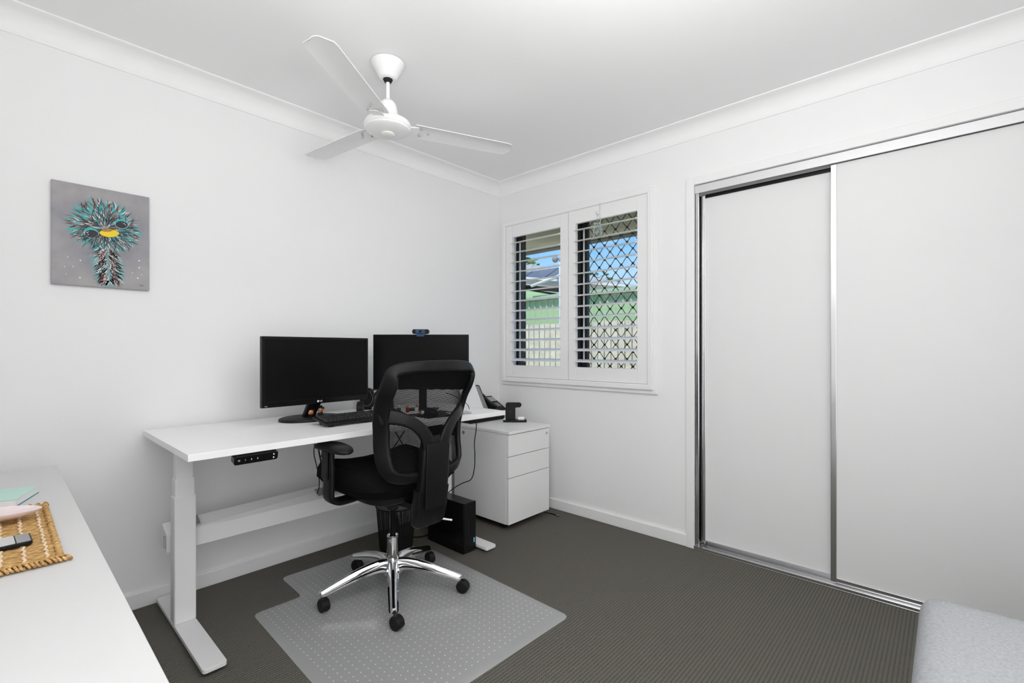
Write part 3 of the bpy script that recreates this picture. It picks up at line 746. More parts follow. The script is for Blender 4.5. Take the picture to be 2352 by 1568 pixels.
b = NB(); cyl(b, (.20, py0 - .003, .575), (.20, py0 + .001, .575), .012, n=20); 
obj('side_plug', b, M_grey, ped)
PZ = .627
# dock box on the cabinet
t = thing('dock_box', 'flat black box with a slot lying on the drawer cabinet under the desk corner', 'electronics', (.12, -.34, PZ))
b = NB(); box(b, .015, .219, -.505, -.170, PZ + .002, PZ + .062); obj('case', b, M_black, t, bev=.004)
b = NB(); box(b, .2185, .2200, -.45, -.215, PZ + .022, PZ + .030); obj('slot', b, M_dark, t)
b = NB()
for xx in (.035, .20):
    for yy in (-.49, -.19): cyl(b, (xx, yy, PZ), (xx, yy, PZ + .003), .008, n=12)
obj('foot', b, M_rubber, t)
BZ = PZ + .062
# desk phone on the box
t = thing('desk_phone', 'black desk phone with a grey display standing behind the desk corner', 'telephone', (.12, -.198, BZ), 0)
def lp(bm, poly, vec): prism(bm, poly, vec)
b = NB(); prism(b, [(-.085, -.064, 0), (.085, -.064, 0), (.085, -.064, .012), (-.07, -.064, .095), (-.085, -.064, .095)], (0, .128, 0)); obj('body', b, M_black, t, local=True, bev=.003)
nrm = math.atan2(.083, .155)
Mp = Matrix.Translation((-.028, .005, .0735)) @ Matrix.Rotation(nrm, 4, 'Y')
b = NB(); box(b, -.028, .026, -.042, .052, 0, .004, Mp); obj('display', b, M_lcd, t, local=True, bev=.001)
Mp2 = Matrix.Translation((.035, .02, .0395)) @ Matrix.Rotation(nrm, 4, 'Y')
for i in range(4):
    for j in range(3):
        b = NB(); box(b, -.022 + i * .012, -.014 + i * .012, -.03 + j * .018, -.018 + j * .018, 0, .003, Mp2); obj('phone_key', b, M_grey, t, local=True)
b = NB(); Mh = Matrix.Translation((0, -.055, .062)) @ Matrix.Rotation(nrm, 4, 'Y')
for (a0, a1, h) in ((-.09, -.05, .022), (-.055, .055, .016), (.05, .09, .022)): box(b, a0, a1, -.008, .020, 0, h, Mh)
obj('handset', b, M_black, t, local=True, bev=.004)
b = NB(); tube(b, smooth_pts([(.02, .075, .02), (.04, .10, .008), (.05, .09, .006)], 4), .002, 6); obj('cord', b, M_black, t, local=True)
# leaning grey screen and white board, both tilted against the left wall
def lean(y0, y1, xb, zb, xt, zt, th):
    b = NB(); prism(b, [(xb, y0, zb), (xb, y1, zb), (xt, y1, zt), (xt, y0, zt)], (-th, 0, -th * .3)); return b
t = thing('leaning_screen', 'grey rounded screen with black rim leaning on the left wall behind the desk', 'screen', (.12, -.42, BZ))
def leanplate(yc, w, xb, zb, xt, zt, r, off, th):
    u = Vector((xt - xb, 0, zt - zb)); L = u.length; u.normalize(); n_ = Vector((u.z, 0, -u.x)); c = Vector(((xb + xt) / 2, yc, (zb + zt) / 2))
    return [c + Vector((0, p, 0)) + u * q + n_ * off for p, q in rrect(w, L / 2 - .0, r)], n_ * th
b = NB(); P_, v_ = leanplate(-.295, .032, .150, BZ + .001, .040, .872, .012, 0, .006); prism(b, P_, v_); obj('rim', b, M_black, t)
b = NB(); u0 = leanplate(-.297, .025, .148, BZ + .008, .043, .866, .009, .0062, .001); prism(b, *u0); obj('display', b, M_grey, t)
b = NB(); P_, v_ = leanplate(-.412, .080, .165, BZ + .005, .035, .935, .003, 0, .010); prism(b, P_, v_); tag(obj('white_board', b, M_white, bev=.001), 'plain white board leaning on the left wall beside the right monitor', 'board')
# wireless charger stand on the cabinet
ch = thing('charging_stand', 'black hook shaped charging stand on top of the drawer cabinet', 'charger', (.365, -.215, PZ), R(42.6))
b = NB(); P_ = rrect(.083, .040, .010); prism(b, [(p, q, 0) for p, q in P_], (0, 0, .014)); obj('base', b, M_black, ch, local=True, bev=.003)
prof = [(-.066, .012), (-.066, .125), (-.060, .134), (-.052, .137), (.032, .137), (.043, .131), (.0475, .120), (.043, .108), (.032, .101), (.010, .101), (.003, .096), (.003, .012)]
b = NB(); prism(b, [(p, -.006, z) for p, z in prof], (0, .016, 0)); obj('upright', b, M_black, ch, local=True, bev=.003)
b = NB(); picture_frame(b, -.037, -.027, .062, .082, .002, -.0065, -.0055); obj('icon', b, M_key, ch, local=True)
eb = NB(); P_ = rrect(.026, .018, .012)
loft(eb, [[(.043 + p * k, -.008 + q * k, z) for p, q in P_] for z, k in ((.0, .85), (.005, 1), (.015, 1), (.021, .82))])
o = obj('earbud_case', eb, M_white, None, smooth=50); o.matrix_world = Matrix.Translation((.365, -.215, PZ + .0142)) @ Matrix.Rotation(R(42.6), 4, 'Z'); tag(o, 'white earbud charging case lying on the black charging stand', 'earbud case')
b = NB(); P_ = rrect(.009, .007, .004); loft(b, [[(-.074 + p * k, -.0 + q * k, .014 + z) for p, q in P_] for z, k in ((0, .9), (.003, 1), (.010, .8))])
obj('white_cap', b, M_white, ch, local=True, smooth=50)

# ================================================================== COMPUTER, BIN
pc = thing('desktop_computer', 'slim black desktop computer standing on the carpet beside the right desk foot', 'computer', (.50, -.92, 0))
b = NB(); box(b, .338, .655, -.964, -.878, .004, .283); obj('case', b, M_bgloss, pc, bev=.002)
b = NB(); box(b, .655, .668, -.965, -.877, .012, .285); fr_ = obj('front_panel', b, M_black, pc, bev=.003)
b = NB(); box(b, .6675, .6690, -.938, -.932, .10, .19); obj('vent_slot', b, M_dark, fr_)
b = NB(); box(b, .6681, .6688, -.897, -.887, .056, .082); st = obj('sticker', b, M_stick, fr_, label='small blue sticker')
b = NB(); box(b, .6685, .6692, -.8945, -.8895, .060, .064); box(b, .6685, .6692, -.8945, -.8895, .070, .076); obj('sticker_print', b, M_mark, st)
b = NB(); box(b, .36, .64, -.96, -.882, 0, .005); obj('foot', b, M_rubber, pc)

bn = thing('waste_bin', 'round black wire mesh waste bin on the carpet behind the chair base', 'waste bin', (.30, -1.160, 0))
def bin_mesh():
    b = NB(); n = 48; z0, z1 = .004, .245; uv = b.loops.layers.uv.new('UVMap')
    r0, r1 = .092, .112
    v = [[b.verts.new((r0 * math.cos(2 * PI * j / n), r0 * math.sin(2 * PI * j / n), z0)) for j in range(n)], [b.verts.new((r1 * math.cos(2 * PI * j / n), r1 * math.sin(2 * PI * j / n), z1)) for j in range(n)]]
    for j in range(n):
        f = b.faces.new((v[0][j], v[0][(j + 1) % n], v[1][(j + 1) % n], v[1][j]))
        for lo, (uu, vv) in zip(f.loops, ((j, 0), (j + 1, 0), (j + 1, 1), (j, 1))): lo[uv].uv = (uu * 2 * PI * .1 / n, vv * .241)
    return b
obj('mesh_wall', bin_mesh(), M_bin, bn, local=True, smooth=60)
b = NB(); tube(b, [(.112 * math.cos(a), .112 * math.sin(a), .247) for a in [2 * PI * j / 40 for j in range(41)]], .004, 8); obj('rim', b, M_black, bn, local=True, smooth=60)
b = NB(); cyl(b, (0, 0, 0), (0, 0, .02), .093, n=40); obj('bottom', b, M_black, bn, local=True)

# ================================================================== CHAIR MAT
def mat_poly(inset=0.0, z=0.0):
    # local: centre (.0,.0): body x(-.485..+.485) towards room, lip at -x ; coordinates already world-like
    bx0, bx1, by0, by1 = .445 + inset, 1.435 - inset, -1.985 + inset, -1.045 - inset
    lx0, ly0, ly1 = .190 + inset, -1.775 + inset, -1.300 - inset
    cs = [(bx1, by0, .04), (bx1, by1, .04), (bx0, by1, .04), (bx0, ly1, -.03), (lx0, ly1, .04), (lx0, ly0, .04), (bx0, ly0, -.03), (bx0, by0, .04)]
    pts = []
    n = len(cs)
    for i, (x, y, r) in enumerate(cs):
        p = Vector((x, y)); a = Vector(cs[i - 1][:2]); c = Vector(cs[(i + 1) % n][:2]); r = abs(r)
        d0 = (a - p).normalized(); d1 = (c - p).normalized()
        for k in range(9):
            t_ = k / 8
            q = (1 - t_) ** 2 * (p + d0 * r) + 2 * t_ * (1 - t_) * p + t_ * t_ * (p + d1 * r); pts.append((q.x, q.y, z))
    return pts
MC = Vector((.955, -1.515, 0))
b = NB()
r0 = [b.verts.new(p) for p in mat_poly(0, .0012)]; r1 = [b.verts.new(p) for p in mat_poly(.004, .0028)]; r2 = [b.verts.new(p) for p in mat_poly(.032, .0042)]
for A_, B_ in ((r0, r1), (r1, r2)):
    for j in range(len(A_)): b.faces.new((A_[j], A_[(j + 1) % len(A_)], B_[(j + 1) % len(A_)], B_[j]))
b.faces.new(r2)
b.transform(Matrix.Translation(MC) @ Matrix.Rotation(R(-1.5), 4, 'Z') @ Matrix.Translation(-MC))
tag(obj('chair_mat', b, M_vinyl, None, smooth=20, loc=tuple(MC)), 'clear studded plastic chair mat with a lip lying on the carpet', 'chair mat')
MT = .0046

# ================================================================== OFFICE CHAIR
ch = thing('office_chair', 'black mesh back office chair with chrome five star base on the clear mat', 'office chair', (.703, -1.448, MT), R(91.7))
bedge = lambda z: interp([(.56, -.25), (.60, -.225), (.65, -.203), (.74, -.192), (.82, -.195), (.93, -.228), (1.065, -.289), (1.1, -.305)], z)
V = Vector
half = [(0, -.338, 1.092), (.08, -.335, 1.091), (.145, -.322, 1.087), (.190, -.308, 1.080), (.222, -.294, 1.064), (.238, -.284, 1.038), (.245, -.262, .99), (.246, -.228, .93), (.240, -.205, .86), (.231, -.194, .79), (.228, -.194, .72), (.222, -.208, .655), (.200, -.232, .605), (.155, -.256, .582), (.08, -.272, .575), (0, -.278, .574)]
loop = half + [(-x, y, z) for x, y, z in reversed(half[1:-1])]
lp_ = smooth_pts(loop, 5, True)
cen = V((0, -.25, .83)); rings = []; nL = len(lp_)
vv, ww_, tt_ = [], [], []
for i, p in enumerate(lp_):
    t_ = (lp_[(i + 1) % nL] - lp_[i - 1]).normalized()
    inn = V((t_.z, 0, -t_.x)).normalized()
    if inn.dot(cen - p) < 0: inn = -inn
    side = abs(inn.x)
    vv.append((inn * (1 - .25 * side) + V((0, -.95 * side - .15, 0))).normalized())
    ww_.append(.046 if p.z > 1.055 else .042 + .028 * side); tt_.append(t_)
for i, p in enumerate(lp_):
    K = range(-5, 6)
    v_ = sum((vv[(i + k) % nL] for k in K), V((0, 0, 0))); v_ = (v_ - tt_[i] * v_.dot(tt_[i])).normalized()
    w = sum(ww_[(i + k) % nL] for k in K) / 11; n_ = tt_[i].cross(v_).normalized()
    rings.append(sect(p + v_ * w / 2, v_, n_, w, .024, 20, .5))
b = NB(); loft(b, rings, closed=True); bf = obj('back_frame', b, M_bfr, ch, local=True, smooth=60)
# Y arms of the back
for s_ in (-1, 1):
    pts = [(.225, -.232, .855), (.195, -.258, .862), (.150, -.288, .850), (.105, -.306, .826), (.065, -.316, .785), (.043, -.318, .735), (.040, -.312, .66)]
    ws = [.070, .062, .052, .050, .055, .062, .06]
    P2 = smooth_pts([(s_ * x, y, z) for x, y, z in pts], 6)
    b = NB(); rings = []
    for i, p in enumerate(P2):
        t_ = (P2[min(i + 1, len(P2) - 1)] - P2[max(i - 1, 0)]).normalized()
        w = interp([(k, ws[k]) for k in range(7)], i / 6)
        n_ = V((s_ * .35 * (1 - i / len(P2)), -1, 0)); n_ = (n_ - t_ * n_.dot(t_)).normalized(); v_ = n_.cross(t_).normalized()
        rings.append(sect(p, v_, n_, w, .022, 16, .55))
    loft(b, rings); obj('back_arm', b, M_bfr, bf, local=True, smooth=60)
# spine cover and lower sleeve
def taperbox(bm, zs):
    rings = []
    for z, w, y, th in zs:
        rings.append([(p, y + q, z) for p, q in rrect(w, th, min(.012, th * .8), 4)])
    loft(bm, rings)
b = NB(); taperbox(b, [(.50, .078, -.285, .020), (.60, .076, -.296, .022), (.70, .074, -.305, .021), (.745, .070, -.308, .018), (.765, .058, -.308, .014)]); obj('spine', b, M_bfr, bf, local=True, smooth=50)
b = NB(); taperbox(b, [(.46, .055, -.309, .006), (.60, .060, -.320, .006), (.72, .062, -.329, .006), (.742, .058, -.328, .005)]); obj('spine_cover', b, M_black, bf, local=True, smooth=50)
b = NB(); taperbox(b, [(.372, .064, -.255, .020), (.385, .078, -.258, .024), (.45, .083, -.270, .026), (.54, .084, -.284, .026)]); obj('spine_sleeve', b, M_bfr, ch, local=True, smooth=50)
# mesh fabric
b = NB(); uv = b.loops.layers.uv.new('UVMap'); g = []
for i in range(25):
    z = .600 + (1.066 - .600) * i / 24; row = []
    w = interp([(.6, .185), (.65, .208), (.82, .218), (.93, .232), (1.066, .222)], z)
    for j in range(21):
        a = -1 + 2 * j / 20; x = a * w
        cen_ = interp([(.6, -.265), (.7, -.225), (.8, -.225), (.93, -.262), (1.066, -.322)], z)
        y = bedge(z) - .010 + (cen_ - bedge(z) + .01) * (1 - a * a)
        row.append(b.verts.new((x, y, z)))
    g.append(row)
for i in range(24):
    for j in range(20):
        f = b.faces.new((g[i][j], g[i][j + 1], g[i + 1][j + 1], g[i + 1][j]))
        for lo in f.loops: lo[uv].uv = (lo.vert.co.x + 1, lo.vert.co.z)
obj('mesh_back', b, M_net, ch, local=True, smooth=60, label='see-through black mesh backrest')
# seat cushion
b = NB(); rings = []; cy = .052
for z, k, dz in ((.470, .70, 0), (.474, .80, 0), (.486, .90, .0), (.512, .975, .0), (.545, 1.0, .0), (.575, .99, .4), (.594, .95, .7), (.603, .88, 1), (.603, .72, 1), (.600, .45, 1), (.597, .15, 1)):
    ring = []
    for j in range(56):
        a = 2 * PI * j / 56; c, s = math.cos(a), math.sin(a); e_ = .44
        x = math.copysign(abs(c) ** e_, c) * .262 * k; y = cy + math.copysign(abs(s) ** e_, s) * .272 * k
        zz = z + dz * (.018 * (y / .25) + .030 * (x / .25) ** 2 - .045 * max(0, (y - .20) / .09) ** 2 - .012) + (1 - dz) * (.018 * (x / .25) ** 2 if z < .52 else 0)
        if z < .52: zz += .020 * (abs(y - cy) / .25) ** 2
        ring.append((x, y, zz))
    rings.append(ring)
loft(b, rings); obj('seat', b, M_bfab, ch, local=True, smooth=70)
b = NB(); loft(b, [[(.17 * k * math.copysign(abs(math.cos(a)) ** .6, math.cos(a)), .02 + .17 * k * math.copysign(abs(math.sin(a)) ** .6, math.sin(a)), z) for a in [2 * PI * j / 40 for j in range(40)]] for z, k in ((.452, .95), (.462, 1), (.485, 1.05))]); obj('seat_pan', b, M_black, ch, local=True, smooth=50)
b = NB(); taperbox_ = [(.405, .045), (.42, .06), (.455, .07)]
loft(b, [[(p, .02 + q, z) for p, q in rrect(w, w * 1.5, .02, 4)] for z, w in taperbox_]); box(b, -.028, .028, -.265, -.05, .425, .452); obj('mechanism', b, M_black, ch, local=True, bev=.003)
# tilt lever, right hand side
b = NB(); tube(b, smooth_pts([(.05, -.04, .43), (.10, -.06, .42), (.15, -.09, .37), (.172, -.105, .322), (.20, -.13, .313), (.235, -.155, .303)], 4), .0055, 8); obj('lever', b, M_chrome, ch, local=True, smooth=60)
# arm rests
for s_ in (-1, 1):
    X = s_ * .295
    P2 = smooth_pts([(s_ * .15, .045, .474), (s_ * .22, .045, .470), (s_ * .268, .045, .474), (s_ * .296, .045, .500), (X, .045, .56), (X, .045, .63), (X, .045, .705)], 5)
    b = NB(); rings = []
    for i, p in enumerate(P2):
        t_ = (P2[min(i + 1, len(P2) - 1)] - P2[max(i - 1, 0)]).normalized(); n_ = V((0, 1, 0)); v_ = t_.cross(n_).normalized()
        rings.append(sect(p, n_, v_, .078 if i < 26 else .070, .026, 14, .6))
    loft(b, rings); ar = obj('arm_post', b, M_black, ch, local=True, smooth=50)
    b = NB(); box(b, X - .020, X - .012, .025, .075, .58, .702) if s_ < 0 else box(b, X + .012, X + .020, .025, .075, .58, .702); obj('slide_plate', b, M_bgloss, ar, local=True, bev=.003)
    b = NB(); cyl(b, (X - .004 * s_, .088, .672), (X - .004 * s_, .108, .668), .011, n=14); obj('adjust_button', b, M_black, ar, local=True, bev=.002)
    b = NB(); cyl(b, (s_ * .262, .078, .482), (s_ * .285, .085, .482), .006, n=12); obj('screw', b, M_chrome, ar, local=True)
    b = NB(); rings = []
    for k in range(17):
        u = k / 16; y = -.125 + .25 * u; w = .046 * (1 - abs(2 * u - 1) ** 3.5) ** .5 + .002 if 0 < k < 16 else .006
        th = .036 * (.35 + .65 * (1 - abs(2 * u - 1) ** 4))
        rings.append(sect(V((X + s_ * .004, y, .722 + .010 * (1 - (2 * u - 1) ** 2) - .008)), V((1, 0, 0)), V((0, 0, 1)), 2 * w, th, 16, .8))
    loft(b, rings); obj('arm_pad', b, M_rubber, ch, local=True, smooth=60)
# gas lift and base
b = NB(); lathe(b, [(.0135, .25), (.0135, .415)], (0, 0, 0), 24); obj('gas_lift', b, M_bgloss, ch, local=True, smooth=50)
b = NB(); lathe(b, [(.022, .405), (.026, .40), (.026, .385)], (0, 0, 0), 24); obj('lift_collar', b, M_black, ch, local=True, smooth=50)
b = NB(); lathe(b, [(.020, .255), (.0225, .262), (.026, .262), (.027, .255), (.0255, .245), (.026, .215), (.028, .17), (.034, .135), (.046, .115), (.05, .10), (.045, .085), (.03, .075)], (0, 0, 0), 40); hb = obj('base_hub', b, M_chrome, ch, local=True, smooth=60)
for k in range(5):
    wa = R(-32.6 + 72 * k - 91.7); d = V((math.cos(wa), math.sin(wa), 0)); s = V((-d.y, d.x, 0))
    pts = [(.02, .128), (.06, .134), (.11, .130), (.17, .118), (.23, .101), (.28, .086), (.318, .074), (.328, .071)]
    wd_ = [.058, .056, .052, .048, .044, .041, .039, .028]; tt = [.054, .050, .045, .039, .033, .028, .024, .019]
    P2 = smooth_pts([(d * r_ + V((0, 0, z))) for r_, z in pts], 4); b = NB(); rings = []
    for i, p in enumerate(P2):
        t_ = (P2[min(i + 1, len(P2) - 1)] - P2[max(i - 1, 0)]).normalized(); n_ = s.cross(t_); n_ = n_ if n_.z > 0 else -n_
        w = interp([(q, wd_[q]) for q in range(8)], i / 4); h = interp([(q, tt[q]) for q in range(8)], i / 4)
        prof = [(-.5, -.5), (-.5, -.28), (-.36, -.22), (-.33, .1), (-.24, .36), (-.1, .48), (.1, .48), (.24, .36), (.33, .1), (.36, -.22), (.5, -.28), (.5, -.5), (.40, -.5), (-.40, -.5)]
        rings.append([p + s * (a * w) + n_ * (c * h) for a, c in prof])
    loft(b, rings); lg = obj('leg', b, M_chrome, hb, local=True, smooth=42)
    c = d * .318; ca = R((12, 28, -4, 18, 2)[k] - 91.7); f = V((math.cos(ca), math.sin(ca), 0)); g_ = V((-f.y, f.x, 0))
    ct = c + f * .018
    cs = thing('tmp', None, None); bpy.data.objects.remove(cs)
    b = NB(); cyl(b, c + V((0, 0, .050)), c + V((0, 0, .072)), .0075, n=14); obj('caster_stem', b, M_chrome, ch, local=True)
    b = NB()
    for sgn in (-1, 1):
        q = ct + g_ * (.0105 * sgn)
        cyl(b, q - g_ * .0072 + V((0, 0, .0272)), q + g_ * .0072 + V((0, 0, .0272)), .0272, n=28)
    wh = obj('caster', b, M_rubber, ch, local=True, bev=.003, smooth=40)
    b = NB(); n = 10; hood = []
    for sgn in (-1, 1):
        q = ct + g_ * (.0150 * sgn)
        hood.append([q + f * (.0305 * math.cos(R(-20 + 215 * j / n))) + V((0, 0, .0272 + .0305 * math.sin(R(-20 + 215 * j / n)))) for j in range(n + 1)])
    r0_ = [b.verts.new(p) for p in hood[0]]; r1_ = [b.verts.new(p) for p in hood[1]]
    for j in range(n): b.faces.new((r0_[j], r0_[j + 1], r1_[j + 1], r1_[j]))
    b.faces.new(r0_); b.faces.new(list(reversed(r1_))); b.faces.new((r0_[0], r1_[0], r1_[-1], r0_[-1]))
    obj('caster_hood', b, M_black, wh, local=True, bev=.002, smooth=40)

# ================================================================== SECOND DESK (near left) AND ITS THINGS
TZ = .70
t2 = thing('white_table', 'plain white table in the near left corner, a woven placemat on it', 'table', (1.0, -2.8, 0))
b = NB(); box(b, .127, 1.95, YF + .02, -2.563, TZ - .025, TZ); obj('tabletop', b, M_table, t2, bev=.0015)
for xx in (.17, 1.86):
    for yy in (-2.65, -3.00):
        b = NB(); box(b, xx, xx + .045, yy, yy + .045, 0, TZ - .025); obj('leg', b, M_pwhite, t2, bev=.003)
b = NB(); box(b, .215, 1.86, -2.99, -2.97, TZ - .10, TZ - .025); obj('rail', b, M_pwhite, t2)
# woven placemat
pm = thing('placemat', 'tan woven seagrass placemat with pale stripes on the white table', 'placemat', (1.02, -2.80, TZ))
mx0, mx1, my1 = .775, 1.262, -2.628; my0 = my1 - .34
b = NB(); n = 40; rows = 22
gv = []
for i in range(rows * 2 + 1):
    row = []
    x = mx0 + (mx1 - mx0) * i / (rows * 2)
    for j in range(61):
        y = my0 + (my1 - my0) * j / 60
        row.append(b.verts.new((x, y, TZ + .0045 + .0018 * (i % 2) + .0012 * math.sin(j * 1.9 + i))))
    gv.append(row)
for i in range(rows * 2):
    for j in range(60): b.faces.new((gv[i][j], gv[i][j + 1], gv[i + 1][j + 1], gv[i + 1][j]))
box(b, mx0, mx1, my0, my1, TZ + .0003, TZ + .004)
obj('woven_field', b, M_straw, pm, smooth=60)
for yy in [my1 - .018 - k * .034 for k in range(9)]:
    b = NB(); pts = [(mx0 + (mx1 - mx0 - .0) * i / 60, yy + .0022 * math.sin(i * 1.7), TZ + .0068 + .0012 * math.sin(i * 2.1)) for i in range(61)]
    tube(b, pts, [.0022 + .001 * (i % 2) for i in range(61)], 6); obj('pale_stripe', b, M_strawl, pm, smooth=60)
b = NB()
for yy in (my1, my0):
    tube(b, [(mx0 + (mx1 - mx0) * i / 80, yy + .002 * math.sin(i * 1.3), TZ + .007 + .0015 * math.sin(i * 1.3 + 1)) for i in range(81)], .0055, 7)
for xx in (mx0, mx1):
    tube(b, [(xx + .002 * math.sin(i * 1.3), my0 + (my1 - my0) * i / 60, TZ + .007) for i in range(61)], .0055, 7)
obj('braided_edge', b, M_straw, pm, smooth=60)
b = NB(); random.seed(5)
for k in range(46):
    y = my0 + (my1 + .006 - my0) * k / 45
    for xx, sg in ((mx1 + .008, 1), (mx0 - .008, -1)):
        if sg < 0 and k % 2: continue
        a0 = random.uniform(-.3, .3)
        pts = [(xx - sg * .010, y, TZ + .006), (xx + sg * (.004), y + .003, TZ + .012), (xx + sg * (.012 + random.uniform(0, .004)), y + .007 + a0 * .006, TZ + .008), (xx + sg * .008, y + .010, TZ + .0035), (xx - sg * .004, y + .007, TZ + .005)]
        tube(b, smooth_pts(pts, 3), .0026, 6)
o = obj('fringe', b, M_straw, pm, smooth=60, label='knotted fringe'); o['kind'] = 'stuff'
# tablet/phone on placemat
PMZ = TZ + .0088
t = thing('smartphone', 'dark phone with a screen coloured pale as if reflecting, lying on the woven placemat', 'phone', (1.10, -2.76, PMZ), R(2))
b = NB(); P_ = rrect(.036, .095, .008); prism(b, [(p, q, 0) for p, q in P_], (0, 0, .008)); obj('body', b, M_black, t, local=True, bev=.0015)
b = NB(); P_ = rrect(.033, .080, .003); prism(b, [(p, q - .012, .0082) for p, q in P_], (0, 0, .0005)); obj('screen', b, mat('phone_screen', (.55, .55, .56), .08), t, local=True)  # pale base colour stands in for a reflection on the screen
b = NB(); box(b, -.033, .033, .070, .092, .0082, .0088); obj('top_bezel', b, M_grey, t, local=True)
# shell dish
t = NB(); rings = []
for z, k in ((0, .35), (.006, .72), (.014, .95), (.020, 1.0), (.0185, .93), (.012, .6), (.009, .2)):
    rings.append([(.052 * k * math.cos(a) * (1 + .05 * math.cos(3 * a)), .115 * k * math.sin(a), z + .003 * math.cos(2 * a)) for a in [2 * PI * j / 48 for j in range(48)]])
loft(t, rings); o = obj('shell_dish', t, M_shell, None, smooth=60); o.matrix_world = Matrix.Translation((.885, -2.752, PMZ + .0062)) @ Matrix.Rotation(R(-8), 4, 'Z'); tag(o, 'pale pink oval shell dish on the back of the woven placemat', 'dish')
# mint card/book
t = thing('mint_notebook', 'mint green notebook with white page edges at the back of the white table', 'book', (.60, -2.76, TZ), R(-20))
b = NB(); box(b, -.075, .075, -.11, .11, .002, .020); obj('pages', b, M_pw, t, local=True, bev=.001)
b = NB(); box(b, -.076, .076, -.111, .111, .0203, .0222); obj('cover', b, M_mint, t, local=True, bev=.0008)
b = NB(); box(b, -.076, .076, -.111, .111, 0, .0018); obj('back_cover', b, M_teald, t, local=True)

# ================================================================== OTTOMAN (near right)
b = NB(); ox0, ox1, oy0, oy1, oz = 2.583, 3.09, -1.95, -1.035, .50
pr_ = [(.02, .0), (.0, .02), (.0, oz - .05), (.004, oz - .03), (.014, oz - .012), (.032, oz - .002), (.06, oz), (.15, oz + .001)]
rings = []
for ins, z in pr_:
    rings.append([((ox0 + ox1) / 2 + p, (oy0 + oy1) / 2 + q, z + .03 if z < .03 else z) for p, q in rrect((ox1 - ox0) / 2 - ins, (oy1 - oy0) / 2 - ins, .035, 6)])
loft(b, rings)
ot = thing('ottoman', 'light grey fabric upholstered ottoman in the near right corner', 'ottoman', (2.84, -1.5, 0))
obj('upholstery', b, M_lfab, ot, smooth=50)
for xx in (ox0 + .05, ox1 - .05):
    for yy in (oy0 + .05, oy1 - .05):
        b = NB(); cyl(b, (xx, yy, 0), (xx, yy, .035), .018, n=16); obj('foot', b, M_rubber, ot)

# ================================================================== PAINTING
py0_, py1_, pz0_, pz1_ = -2.572, -2.257, 1.404, 1.820
pa = thing('canvas_painting', 'unframed canvas painting of a shaggy teal emu with a yellow beak', 'painting', (.0, -2.41, pz0_))
b = NB(); box(b, .001, .018, py0_, py1_, pz0_, pz1_); obj('canvas', b, M_canvas, pa, bev=.002)
UV = lambda u, v, d=0: V((.0182 + d, py0_ + u * .315, pz0_ + v * .416))
random.seed(11)
strokes = {'teal': [], 'navy': [], 'white': [], 'red': []}
def stroke(u, v, ang, L, w, curl, col, d):
    """tapered wavy brush mark; u,v in metres from the canvas corner"""
    n = 7; L_ = []; R_ = []
    x, y, a = u, v, ang
    for k in range(n + 1):
        t_ = k / n; ww = w * (math.sin(PI * min(1, t_ * .9 + .12)) ** .8) * (1 - .4 * t_)
        if k == n: ww = .0001
        nx, ny = -math.sin(a), math.cos(a)
        L_.append((x + nx * ww, y + ny * ww)); R_.append((x - nx * ww, y - ny * ww))
        a += curl * math.sin(t_ * 5.0) / n * 2
        x += math.cos(a) * L / n; y += math.sin(a) * L / n
    strokes[col].append((L_, R_, d))
layers = 0
def addhead(n, rmin, rmax, cols):
    for k in range(n):
        th = random.uniform(0, 2 * PI); rr_ = random.uniform(rmin, rmax)
        cu, cv = .163, .248
        ru, rv = .116, .118
        if math.sin(th) < 0: rv = .098
        u = cu + ru * rr_ * math.cos(th); v = cv + rv * rr_ * math.sin(th)
        # keep clear of face centre
        a = math.atan2(rv * math.sin(th), ru * math.cos(th)) + random.uniform(-.25, .25)
        L = random.uniform(.018, .040) * (1.25 - .5 * rr_) ; col = random.choice(cols)
        w = {'teal': .0026, 'navy': .0012, 'white': .0014, 'red': .0014}[col] * random.uniform(.7, 1.4)
        stroke(u, v, a, L, w, random.uniform(-1.1, 1.1), col, .00012 + .00001 * len(strokes[col]) % .0004)
def addneck(n, cols):
    for k in range(n):
        t_ = random.random(); s_ = random.choice((-1, 1)); v = .170 - .150 * t_
        cu = .168 + .012 * t_; u = cu + s_ * random.uniform(0, .026)
        a = -PI / 2 + s_ * random.uniform(.25, 1.05)
        L = random.uniform(.024, .048); col = random.choice(cols)
        if v - L < .004: L = max(.008, v - .004)
        w = {'teal': .0026, 'navy': .0011, 'white': .0013, 'red': .0013}[col] * random.uniform(.7, 1.3)
        stroke(u, v, a, L, w, random.uniform(-.9, .9), col, .0001)
addhead(340, .12, .90, ['teal']); addneck(170, ['teal'])
addhead(720, .08, .90, ['navy', 'navy', 'navy', 'white', 'red', 'teal']); addneck(300, ['navy', 'white', 'white', 'red', 'teal', 'teal'])
order = {'teal': .0002, 'navy': .0007, 'red': .0005, 'white': .0004}
for col, mt in (('teal', M_teal), ('navy', M_navy), ('red', M_red), ('white', M_pw)):
    b = NB()
    for L_, R_, d in strokes[col]:
        A_ = [b.verts.new((.0182 + order[col] + d * .3, py0_ + min(.313, max(.002, x)), pz0_ + min(.414, max(.002, y)))) for x, y in L_]
        B_ = [b.verts.new((.0182 + order[col] + d * .3, py0_ + min(.313, max(.002, x)), pz0_ + min(.414, max(.002, y)))) for x, y in R_]
        for k in range(len(A_) - 1):
            try: b.faces.new((A_[k], B_[k], B_[k + 1], A_[k + 1]))
            except ValueError: pass
    o = obj('feather_paint', b, mt, pa, label={'teal': 'teal feathers', 'navy': 'black feathers', 'red': 'dark red feathers', 'white': 'white feathers'}[col])
